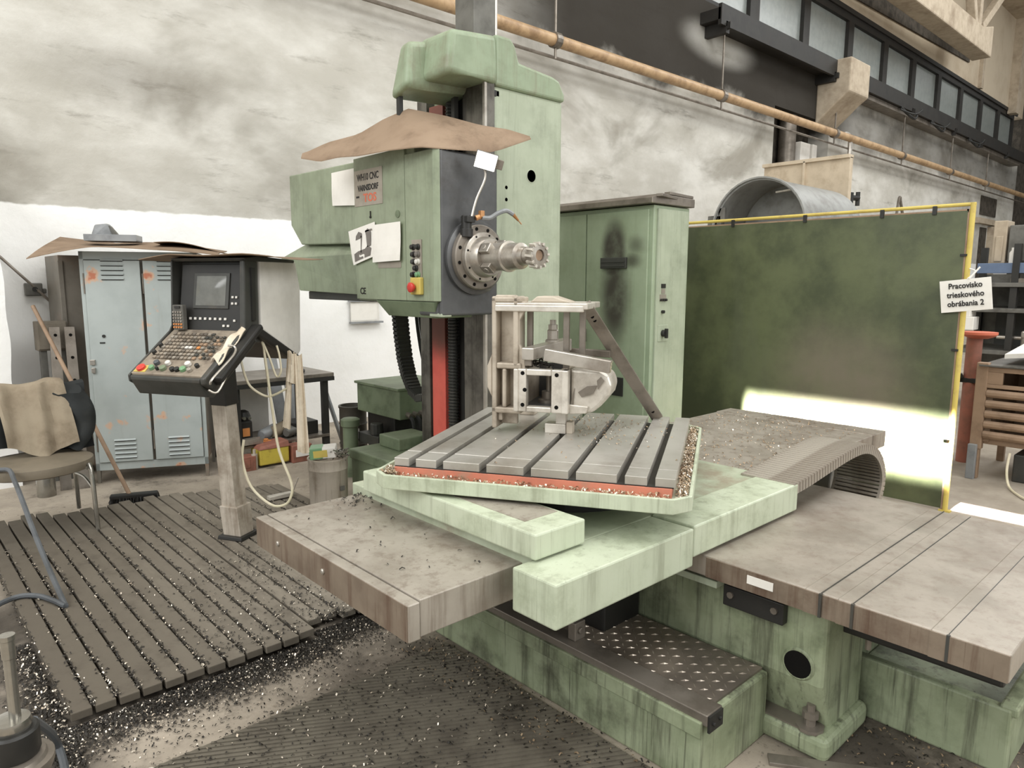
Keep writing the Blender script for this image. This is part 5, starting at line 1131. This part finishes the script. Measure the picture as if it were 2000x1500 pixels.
# ------------------------------------------------------------------ work bench and clutter
wb = thing('work_bench', 'dark steel work bench with lower shelf behind the console', 'work bench', (2.6,6.0,0))
m = MB(); m.box(2.17,5.72,0.70,3.10,6.32,0.735); part('bench_top', m, 'steel_dull', wb, 0.004)
m = MB(); m.box(2.2,5.74,0.155,3.05,6.3,0.18); part('lower_shelf', m, 'steel_dull', wb, 0.003)
for x, y in ((2.20,5.75),(3.00,5.75),(2.2,6.27),(3.0,6.27)):
    b = MB(); b.box(x,y,0,x+0.055,y+0.05,0.70); part('leg', b, 'black', wb, 0.003)
m = MB(); m.box(2.24,6.28,0.18,2.72,6.30,0.70); part('back_panel', m, 'foil', wb)
m = MB(); m.box(2.17,5.715,0.665,3.1,5.74,0.70); part('front_rail', m, 'black', wb)
def bench_item(name, label, cat, parts_, loc):
    t = thing(name, label, cat, loc)
    for nm, mb, mt, bv in parts_: part(nm, mb, mt, t, bv)
    return t
bench_item('bench_grinder','black power tool with shiny knobs on the lower shelf of the bench','power tool',[('tool_body',MB().box(2.26,5.80,0.185,2.37,5.94,0.38),'black',0.015),('tool_head',MB().lathe((2.32,5.87,0.38),(0,0,1),[(0.055,0),(0.06,0.03),(0.045,0.07),(0.02,0.085)],14),'black',0),('tool_knob',MB().cyl((2.29,5.80,0.41),(2.29,5.77,0.41),0.014,n=10).cyl((2.335,5.80,0.405),(2.335,5.77,0.405),0.014,n=10),'chrome',0),('tool_label',MB().box(2.28,5.795,0.25,2.34,5.80,0.32),'knob_orange',0)],(2.32,5.87,0.18))
bench_item('part_bin','grey wire tray with small parts at the left end of the bench shelf','tray',[('tray_wall',MB().box(2.25,5.72,0.182,2.42,5.79,0.19).box(2.25,5.72,0.182,2.42,5.727,0.235).box(2.25,5.783,0.182,2.42,5.79,0.235),'steel',0.001)],(2.33,5.75,0.18))
for k, (x, y, r, L, mt, lab) in enumerate(((2.45,5.9,0.05,0.14,'hosegrey','grey rolled bundle beside the black power tool on the shelf'),(2.56,5.92,0.055,0.13,'cloth_tan','tan round part in the middle of the bench shelf'),(2.66,5.86,0.045,0.12,'rack','dark round part right of the tan one on the shelf'))):
    m = MB(); m.lathe((x,y-L/2,0.181+r),(0.2,L,0.02),[(r*0.7,0),(r,0.1),(r,0.9),(r*0.75,1)],14); solo('turned_part', m, mt, lab, 'machine part', smooth=True)
m = MB(); m.box(2.74,5.82,0.181,2.98,6.05,0.30); solo('dark_box', m, 'black', 'black box on the right end of the bench shelf', 'box', bevel=0.006)
m = MB(); m.box(2.42,5.74,0.181,2.5,5.79,0.20); m.cyl((2.46,5.76,0.2),(2.46,5.76,0.215),0.02,n=10); solo('orange_fitting', m, 'knob_orange', 'small orange fitting on the front edge of the bench shelf', 'fitting', bevel=0.003)
m = MB(); m.tube([(2.80,5.9,0.74),(2.86,5.86,0.75),(2.90,5.92,0.752),(2.84,5.96,0.748)],0.016,7); solo('tool_roll', m, 'black', 'small dark roll lying on the bench top', 'tool', smooth=True)
yb = thing('yellow_box', 'worn yellow box with rusty lid standing on the floor under the bench', 'box', (2.48,5.66,0))
m = MB(); m.box(2.34,5.62,0.02,2.60,5.80,0.155); part('box_body', m, 'yellowbox', yb, 0.01)
m = MB(); m.add([(2.335,5.615,0.155),(2.605,5.615,0.155),(2.605,5.805,0.155),(2.335,5.805,0.155),(2.36,5.64,0.185),(2.6,5.63,0.205),(2.6,5.79,0.205),(2.36,5.79,0.185)],[(0,3,2,1),(4,5,6,7),(0,1,5,4),(1,2,6,5),(2,3,7,6),(3,0,4,7)]); part('box_lid', m, 'redbox', yb, 0.004)
m = MB(); m.box(2.62,5.60,0,2.80,5.74,0.15); wbx = solo('small_crate', m, 'redbox', 'red brown box with pale label right of the yellow box', 'box', bevel=0.005)
m = MB(); m.box(2.65,5.595,0.05,2.77,5.60,0.11); part('box_label', m, 'paper', wbx)
m = MB(); m.box(2.10,5.60,0,2.30,5.72,0.12); m.box(2.13,5.595,0.03,2.25,5.6,0.1); solo('red_carton', m, 'redbox', 'red brown carton left of the yellow box behind the post', 'box', bevel=0.005)
m = MB(); m.cyl((2.30,5.63,0),(2.30,5.63,0.13),0.025,n=12); m.cyl((2.30,5.63,0.13),(2.30,5.63,0.17),0.012,n=10); solo('small_bottle', m, 'pail', 'small pale bottle between red carton and yellow box', 'bottle', smooth=True)
# bars leaning behind the bench
for k, (x0, x1, z, y0, mt, lab) in enumerate(((2.86,2.97,0.92,6.45,'hosegrey','tall pale steel plate standing on edge behind the bench'),(3.0,3.11,0.80,6.42,'hosegrey','shorter pale steel plate beside the tall one behind the bench'))):
    m = MB(); m.frust([(x0,y0-0.1,0),(x1,y0-0.1,0),(x1,y0-0.085,0),(x0,y0-0.085,0)],[(x0,y0+0.2,z),(x1,y0+0.2,z),(x1,y0+0.215,z),(x0,y0+0.215,z)]); solo('steel_plate', m, mt, lab, 'steel plate', bevel=0.002)
m = MB(); m.bar((3.30,5.95,0.0),(3.14,6.05,0.66),0.055,0.02,(1,0,0.2)); solo('steel_plate', m, 'hosegrey', 'pale flat bar leaning against the right bench leg', 'steel plate', bevel=0.002)
# pail with rubbish, drum
pl_ = thing('pail', 'dirty white pail standing on the floor in front of the plinth', 'pail', (2.23,4.24,0))
m = MB(); m.lathe((2.23,4.24,0),(0,0,1),[(0.118,0),(0.124,0.02),(0.128,0.30),(0.132,0.305),(0.132,0.315),(0.130,0.365),(0.134,0.372),(0.134,0.38),(0.122,0.38),(0.120,0.33),(0.02,0.325)],36,False); part('pail_shell', m, 'pail', pl_, smooth=True)
m = MB(); m.box(2.245,4.103,0.17,2.275,4.112,0.20); part('pail_label', m, 'rack', pl_)
tc = Matrix.Translation((2.20,4.23,0.385)) @ Euler((0.05,-0.08,-0.6)).to_matrix().to_4x4()
m = MB(tc); m.box(-0.085,-0.055,0.0,0.085,0.055,0.075); cx = solo('printed_carton', m, 'paper', 'crumpled green and yellow printed carton on top of the pail', 'carton', bevel=0.008)
m = MB(tc); m.box(-0.087,-0.058,0.003,0.0,0.057,0.078); part('green_print', m, 'knob_green', cx, 0.006)
m = MB(tc); m.box(-0.06,-0.0585,0.015,0.03,-0.055,0.062); part('yellow_print', m, 'yellow', cx)
m = MB(); 
for k in range(40):
    a = random.random()*2*PI; p = Vector((2.29+random.gauss(0,0.03),4.16+random.gauss(0,0.03),0.385+random.random()*0.05)); m.bar(p,p+Vector((0.05*math.cos(a),0.05*math.sin(a),random.uniform(-0.02,0.03))),0.004,0.008)
solo('metal_shavings', m, 'chrome', 'tangle of shiny shavings beside the carton on the pail', 'shavings', kind='stuff')
dr = thing('oil_drum', 'small black drum with torn white labels near the wall', 'drum', (3.05,5.32,0))
m = MB(); m.lathe((3.05,5.32,0),(0,0,1),[(0.115,0),(0.122,0.01),(0.115,0.02),(0.115,0.16),(0.121,0.17),(0.115,0.18),(0.115,0.33),(0.121,0.34),(0.115,0.35),(0.115,0.47),(0.122,0.48),(0.122,0.495),(0.105,0.495),(0.10,0.44),(0.01,0.44)],32,False); part('drum_shell', m, 'drum', dr, smooth=True)
def dlabel(a0, a1, z0, z1, mat, skew=0.0):
    mb = MB(); mb.sheet(5,2,lambda u,v:(3.05+0.1165*math.cos(a0+(a1-a0)*u),5.32+0.1165*math.sin(a0+(a1-a0)*u),z0+(z1-z0)*v+skew*u*(1-v)),0.001); part('drum_label', mb, mat, dr)
dlabel(-2.6,-2.15,0.10,0.27,'pail',0.02); dlabel(-2.05,-1.65,0.20,0.31,'paper',0.03); dlabel(-1.98,-1.75,0.23,0.28,'ink')
m = MB(); m.box(1.95,4.55,0.058,2.12,4.60,0.085); m.bar((2.12,4.57,0.07),(2.14,4.5,0.2),0.008,0.008); solo('pale_offcut', m, 'cast_white', 'small pale steel offcut on the slats left of the pail', 'offcut', bevel=0.003)

# ------------------------------------------------------------------ slatted floor
sf = thing('slatted_floor', 'oily grey timber slatted walkway in front of the locker', 'walkway', (1.2,4.0,0))
def slat(x0, w, y0, y1):
    mb = MB(); mb.box(0,0,0,w,1,0.030)
    return mb
for k in range(12):
    x0 = 0.412+0.0775*k; y0 = 2.70+random.uniform(-0.012,0.012); y1 = 5.40-0.12*random.random()-0.06*k*0.2
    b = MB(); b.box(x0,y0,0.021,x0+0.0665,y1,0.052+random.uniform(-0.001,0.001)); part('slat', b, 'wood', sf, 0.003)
for k in range(11):
    x0 = 1.345+0.0775*k; y0 = 2.77+random.uniform(-0.02,0.03)+(0.13 if k > 5 else 0.0); y1 = 5.28-0.03*k-0.05*random.random()
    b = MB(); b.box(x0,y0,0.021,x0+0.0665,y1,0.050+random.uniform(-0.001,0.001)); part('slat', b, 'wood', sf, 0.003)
for y in (2.95,3.6,4.3,5.0):
    for xa, xb in ((0.41,1.33),(1.345,2.19)):
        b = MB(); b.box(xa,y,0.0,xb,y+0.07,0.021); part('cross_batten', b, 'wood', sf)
# ribbed rubber mat
rm = thing('rubber_mat', 'worn ribbed rubber mat on the floor beside the chequer plate step', 'mat', (1.1,1.8,0))
m = MB(); m.box(0.30,0.2,0.0,1.73,2.29,0.008); part('mat_sheet', m, 'mat_rubber', rm)
m = MB(); dvx, dvy = 0.86, -0.51; nvx, nvy = 0.51, 0.86
def clip(px, py):
    ts = []
    lo_, hi_ = -9.0, 9.0
    for p, d, a, b in ((px,dvx,0.305,1.725),(py,dvy,0.205,2.285)):
        t0, t1 = sorted(((a-p)/d,(b-p)/d)); lo_ = max(lo_,t0); hi_ = min(hi_,t1)
    return (lo_,hi_) if hi_ > lo_+0.03 else None
k = -90
while k < 90:
    s_ = k*0.021; px, py = 1.0+nvx*s_, 1.25+nvy*s_; c = clip(px,py)
    if c: m.bar((px+dvx*c[0],py+dvy*c[0],0.0095),(px+dvx*c[1],py+dvy*c[1],0.0095),0.010,0.006)
    k += 1
part('mat_ribs', m, 'mat_rubber', rm, kind='stuff')
# floor rail groove right of the foot
m = MB(); m.bar((2.05,0.98,0.006),(2.6,0.2,0.006),0.05,0.012); solo('floor_channel', m, 'steel_dull', 'narrow steel channel on the floor in front of the bed foot', 'channel', bevel=0.002)

# swarf on the floor and between the slats
def r_gap():
    k = random.randrange(0,22); x = (0.412+0.0775*k-0.0055 if k < 12 else 1.345+0.0775*(k-11)-0.0055)
    y = 2.72+2.0*random.random()**1.6
    return (x+random.gauss(0,0.007), y, 0.045+random.random()*0.012)
def r_slat():
    x = random.uniform(0.9,2.1); y = 2.75+1.0*random.random()**1.7
    if random.random() > 0.25+0.75*(x-0.9)/1.2: return None
    return (x, y, 0.054)
def r_edge():
    x = random.uniform(0.33,1.75); y = 2.705-abs(random.gauss(0,0.10))+(0.06 if x > 1.35 else 0)
    return (x, y, 0.003)
def r_floor():
    x = random.uniform(0.2,1.72); y = random.uniform(1.6,2.66); return (x, y, 0.004 if y > 2.30 or x < 0.3 else 0.013)
def r_left(): return (0.405-abs(random.gauss(0,0.06)), random.uniform(2.35,3.5), 0.003)
def r_right(): return (random.uniform(1.78,2.75), random.uniform(0.1,0.9), 0.003) if random.random()<0.7 else (random.uniform(1.5,1.75), random.uniform(1.1,2.4), 0.01)
chips('swarf_between_slats', 4600, r_gap, 'swarf_dark', 0.006, 0.016, 'dark chips packed in the gaps of the slatted floor')
chips('swarf_between_slats', 1500, r_gap, 'swarf_bright', 0.005, 0.013, 'bright chips glinting in the gaps of the slatted floor')
chips('swarf_on_slats', 2300, r_slat, 'swarf_dark', 0.006, 0.015, 'dark chips strewn over the slats beside the left slide cover')
chips('swarf_on_slats', 420, r_slat, 'swarf_bright', 0.005, 0.012, 'bright chips strewn over the slats beside the left slide cover')
chips('swarf_heap', 9500, r_edge, 'swarf_dark', 0.004, 0.014, 'dark chip heap along the front ends of the slats')
chips('swarf_heap', 1500, r_edge, 'swarf_bright', 0.004, 0.012, 'bright chips in the heap along the front ends of the slats')
chips('swarf_on_floor', 2200, r_floor, 'swarf_dark', 0.004, 0.013, 'dark chips scattered on floor and rubber mat')
chips('swarf_on_floor', 420, r_floor, 'swarf_bright', 0.005, 0.014, 'bright chips scattered on floor and rubber mat')
chips('swarf_by_walkway', 2600, r_left, 'swarf_dark', 0.004, 0.014, 'dark chips along the left edge of the slatted floor')
chips('swarf_by_walkway', 420, r_left, 'swarf_bright', 0.005, 0.016, 'bright chips along the left edge of the slatted floor')
chips('swarf_by_bed', 1100, r_right, 'swarf_dark', 0.006, 0.016, 'dark chips on the floor around the bed foot')
chips('swarf_by_bed', 500, r_right, 'swarf_brown', 0.006, 0.016, 'brown chips on the floor around the bed foot')
def r_rcover(): return (random.uniform(2.85,4.2), random.uniform(1.55,2.42), 0.7015)
def r_lcover():
    return (random.uniform(1.08,1.38), random.uniform(1.55,2.4), 0.7012) if random.random()<0.4 else (random.gauss(1.38,0.06), min(2.43,random.gauss(2.36,0.06)), 0.7012)
chips('swarf_on_right_cover', 700, r_rcover, 'swarf_brown', 0.006, 0.016, 'brown chips scattered on the right slide cover')
chips('swarf_on_right_cover', 160, r_rcover, 'swarf_bright', 0.006, 0.015, 'bright chips scattered on the right slide cover')
chips('swarf_on_left_cover', 90, r_lcover, 'swarf_dark', 0.006, 0.018, 'few dark chips on the left slide cover')
m = MB(); m.tube([(0.52,2.275,0.012),(0.545,2.262,0.022),(0.55,2.235,0.015),(0.543,2.215,0.009)],0.007,6); solo('curled_strip', m, 'cast_white', 'bright curled metal strip on the floor near the rubber mat', 'strip', smooth=True)

# ------------------------------------------------------------------ foreground fixture at the lower left corner
fx = thing('boring_fixture', 'turned steel fixture with upright shaft at the lower left corner', 'fixture', (0.17,2.17,0))
c = Vector((0.205,2.16,0))
m = MB(); m.lathe(c+Vector((0,0,0.40)),(0,0,1),[(0.014,0),(0.014,0.17),(0.0165,0.172),(0.0165,0.22),(0.019,0.222),(0.019,0.235)],18); part('upright_shaft', m, 'chrome', fx, smooth=True)
m = MB(); m.lathe(c+Vector((-0.01,0,0.375)),(0,0,1),[(0.045,0),(0.048,0.012),(0.044,0.028),(0.03,0.03)],28); part('top_collar', m, 'chrome', fx, smooth=True)
m = MB(); m.lathe(c+Vector((-0.01,0,0.30)),(0,0,1),[(0.058,0),(0.062,0.01),(0.062,0.07),(0.056,0.076)],28); part('black_hub', m, 'black', fx, smooth=True)
m = MB(); m.lathe(c+Vector((-0.02,0,0.17)),(0,0,1),[(0.05,0),(0.08,0.05),(0.10,0.10),(0.10,0.115),(0.085,0.118),(0.08,0.128),(0.05,0.13)],32); part('flared_housing', m, 'steel_dull', fx, smooth=True)
m = MB(); m.lathe(c+Vector((-0.05,-0.03,0.0)),(0,0,1),[(0.10,0),(0.10,0.03),(0.06,0.04),(0.055,0.18)],28); part('fixture_base', m, 'steel_dull', fx, smooth=True)
m = MB(); m.lathe(c+Vector((-0.06,-0.07,0.16)),(0,0,1),[(0.055,0),(0.06,0.012),(0.055,0.025),(0.03,0.03)],24); m.cyl(c+Vector((0.005,-0.055,0.24)),c+Vector((0.02,-0.09,0.24)),0.012,n=10); part('lower_ring', m, 'chrome', fx, smooth=True)
m = MB(); m.tube([(0.26,2.30,0.30),(0.315,2.45,0.16),(0.345,2.56,0.05),(0.350,2.52,0.016),(0.34,2.40,0.013),(0.31,2.1,0.013)],0.0125,8); solo('air_hose', m, 'hoseblue', 'blue grey hose curving down beside the corner fixture', 'hose', smooth=True)

# ------------------------------------------------------------------ behind the screen
du = thing('large_duct', 'large grey sheet metal duct rising behind the green screen', 'duct', (9.3,4.55,1.9))
dc0 = Vector((8.5,4.62,2.22)); r = 0.62
def arc(mb, x0, x1, r0, r1, a0, a1, n=28):
    vs = []; 
    for x, (ri, ro) in ((x0,(r0-0.02,r0)),(x1,(r1-0.02,r1))):
        for i in range(n+1):
            a = a0+(a1-a0)*i/n
            for rr in (ri, ro): vs.append((x, dc0.y-rr*math.cos(a), dc0.z+rr*math.sin(a)))
    q = 2*(n+1); fs = []
    for i in range(n):
        b = 2*i
        fs += [(b+1,b+3,q+b+3,q+b+1),(b,q+b,q+b+2,b+2),(b,b+2,b+3,b+1),(q+b,q+b+1,q+b+3,q+b+2)]
    fs += [(0,1,q+1,q),(2*n,q+2*n,q+2*n+1,2*n+1)]
    return mb.add(vs, fs)
m = MB(); arc(m, 8.5, 10.2, r, r, -0.6, PI+0.6); part('duct_shell', m, 'duct', du, smooth=True)
m = MB(); m.cyl((9.2,dc0.y,dc0.z),(9.22,dc0.y,dc0.z),r-0.03,n=36); part('duct_back', m, 'duct', du)
m = MB(); arc(m, 8.46, 8.52, r+0.02, r+0.02, -0.6, PI+0.6); part('duct_rim', m, 'duct', du, smooth=True)
m = MB(); arc(m, 8.7, 9.0, r+0.09, r+0.09, PI-1.15, PI-0.3, 10); part('rim_seal', m, 'rubber', du)
m = MB(); m.bar((8.9,4.35,2.72),(8.9,4.6,2.70),0.05,0.02); part('duct_handle', m, 'cast_white', du)
m = MB(); m.box(8.5,5.15,2.25,8.6,5.35,2.42); m.box(8.5,5.1,2.35,8.56,5.2,2.52); m.box(8.5,4.2,1.3,9.8,5.0,1.62); part('duct_bracket', m, 'rack', du, 0.01)
m = MB(); m.box(8.7,4.1,0.0,8.9,4.3,1.62); m.box(9.5,4.9,0,9.7,5.1,1.62); part('duct_stand', m, 'rack', du)
pb = thing('panel_box', 'pale boarded panel wall behind the grey duct', 'panel', (10.5,5.0,0))
m = MB(); m.box(10.45,4.33,0,10.55,5.62,3.30); part('board', m, 'plywood', pb, 0.006)
m = MB(); m.box(10.4,4.96,0,10.45,4.99,3.3); m.box(10.40,4.33,3.28,10.56,5.63,3.33); part('cover_strip', m, 'plywood', pb, 0.003)

# ------------------------------------------------------------------ right edge: rack, crate, post
rk = thing('storage_rack', 'grey steel storage rack with blue beam at the right edge', 'rack', (10.5,2.3,0))
m = MB(); m.box(10.0,1.2,1.66,10.1,2.55,1.78); part('blue_beam', m, 'blue', rk, 0.006)
for z in (1.50,1.20,0.70): 
    b = MB(); b.box(9.95,1.2,z,11.0,2.75,z+0.05); part('shelf_board', b, 'rack', rk, 0.004)
for y in (1.35,2.12,2.68):
    for x in (9.98,10.9):
        b = MB(); b.box(x,y,0,x+0.08,y+0.07,2.0); part('upright', b, 'black', rk)
m = MB(); m.box(10.98,1.2,0,11.0,2.75,1.66); part('rear_panel', m, 'rack', rk)
for y in (1.30,1.95): 
    b = MB(); b.box(10.85,y,0.75,10.9,y+0.55,1.18); part('dark_bin', b, 'charcoal', rk)
m = MB(); m.box(10.0,1.25,1.55,10.9,2.2,1.60); m.box(10.05,1.6,1.60,10.6,2.05,1.65); solo('flat_stock', m, 'steel_dull', 'stack of flat steel stock on the rack under the blue beam', 'steel stock', bevel=0.003)
rd = thing('finned_heater', 'pale finned heater unit standing above the blue beam', 'heater', (10.4,2.1,1.78))
m = MB(); m.box(10.1,1.9,1.80,10.5,2.28,2.22); part('heater_case', m, 'rack', rd, 0.01)
for i in range(7):
    b = MB(); b.box(10.06,1.96,1.84+0.052*i,10.11,2.05,1.865+0.052*i); part('heater_fin', b, 'cast_white', rd)
m = MB(); m.box(10.1,2.3,1.78,10.4,2.44,2.28); m.box(10.08,2.33,1.8,10.1,2.41,2.1); solo('tall_tin', m, 'concrete', 'tall pale tin standing left of the finned heater', 'tin', bevel=0.01)
m = MB(); m.lathe((10.1,2.22,1.78),(0,0,1),[(0.04,0),(0.04,0.12),(0.02,0.15),(0.02,0.18)],12); solo('white_bottle', m, 'paper', 'small white bottle in front of the finned heater', 'bottle', smooth=True)
vb = thing('bench_vice', 'grey bench vice with long spindle on the rack shelf', 'vice', (9.7,2.0,0.75))
m = MB(); m.box(10.05,1.85,0.75,10.25,2.05,0.92); m.box(10.03,1.95,0.9,10.22,2.05,0.99); part('vice_body', m, 'steel', vb, 0.02)
m = MB(); m.cyl((10.1,1.55,0.90),(10.1,2.3,0.90),0.025,n=10); part('vice_spindle', m, 'steel', vb)
m = MB(); m.box(9.9,2.55,1.14,10.15,2.72,1.30); m.box(9.88,2.5,0.98,10.1,2.75,1.14); solo('white_stack', m, 'paper', 'white cartons stacked beside the yellow post under the sign', 'carton', bevel=0.008)
rp = thing('red_bollard', 'rusty red tube post with flat cap behind the crate', 'post', (7.0,1.76,0))
m = MB(); m.cyl((7.0,1.75,0),(7.0,1.75,1.10),0.06,n=18); part('post_tube', m, 'redpost', rp, smooth=True)
m = MB(); m.lathe((7.0,1.72,1.08),(0,0,1),[(0.07,0),(0.12,0.02),(0.135,0.035),(0.135,0.055)],20); part('post_cap', m, 'orange', rp, smooth=True)
m = MB(); m.box(6.94,1.70,0.70,7.06,1.85,0.74); m.bar((6.95,1.8,0.76),(6.9,1.95,0.70),0.05,0.04); part('post_clamp', m, 'black', rp, 0.004)
cr = thing('steel_crate', 'brown steel stillage crate with horizontal ribs at the right edge', 'crate', (6.9,1.1,0))
m = MB(); m.box(6.45,0.55,0.30,7.3,0.60,0.90); m.box(6.50,0.6,0.28,7.25,1.5,0.34); m.box(7.25,0.6,0.3,7.3,1.5,0.9); m.box(6.48,1.46,0.3,7.3,1.50,0.9); part('crate_shell', m, 'crate', cr, 0.004)
for x, y in ((6.44,1.50),(7.24,1.50),(6.44,0.5),(7.24,0.5)):
    b = MB(); b.box(x,y,0.24,x+0.07,y+0.08,0.93); b.box(x+0.005,y+0.01,0.0,x+0.06,y+0.065,0.26); part('corner_post', b, 'crate', cr, 0.006)
for j in range(5):
    z = 0.33+0.082*j
    b = MB(); b.prism([(6.455,z),(6.435,z+0.02),(6.435,z+0.045),(6.455,z+0.065)], 0.58, 1.50, 'y'); part('crate_rib', b, 'crate', cr, 0.004)
m = MB(); m.box(6.445,0.55,0.735,6.48,1.57,0.765); m.box(6.445,0.55,0.86,6.48,1.57,0.90); m.box(6.445,1.40,0.765,6.48,1.57,0.86); m.box(6.445,0.58,0.765,6.48,1.20,0.86); part('top_band', m, 'crate', cr, 0.004)
m = MB(); m.box(6.43,1.04,0.765,6.45,1.12,0.79); part('yellow_tag', m, 'yellow', cr)
m = MB(); m.box(6.40,1.52,0.0,6.44,1.58,0.28); part('steel_shoe', m, 'hosegrey', cr, 0.004)
m = MB(); m.sheet(8,8,lambda u,v:(6.42+0.85*u,0.5+1.06*v,0.915+0.03*math.sin(3*v)*u),0.012); solo('cardboard_sheet', m, 'rack', 'grey board lying on top of the steel crate', 'board', smooth=True)
m = MB(); m.sheet(8,6,lambda u,v:(6.52+0.6*u,0.7+0.72*v,1.0+0.09*(1-v)+0.05*u),0.035); solo('white_panel_sheet', m, 'paper', 'white rounded panel lying tilted on the steel crate', 'panel', smooth=True)
m = MB(); m.box(6.55,1.0,0.0,7.1,1.3,0.22); solo('floor_box', m, 'charcoal', 'dark box on the floor under the steel crate', 'box', bevel=0.01)
m = MB(); m.tube([(6.42,1.30,0.25),(6.38,1.30,0.12),(6.3,1.26,0.02),(6.1,1.15,0.012),(6.0,1.05,0.012),(5.9,0.8,0.012)],0.009,6); solo('floor_cable', m, 'cable', 'thin pale cable lying on the floor before the steel crate', 'cable', smooth=True)
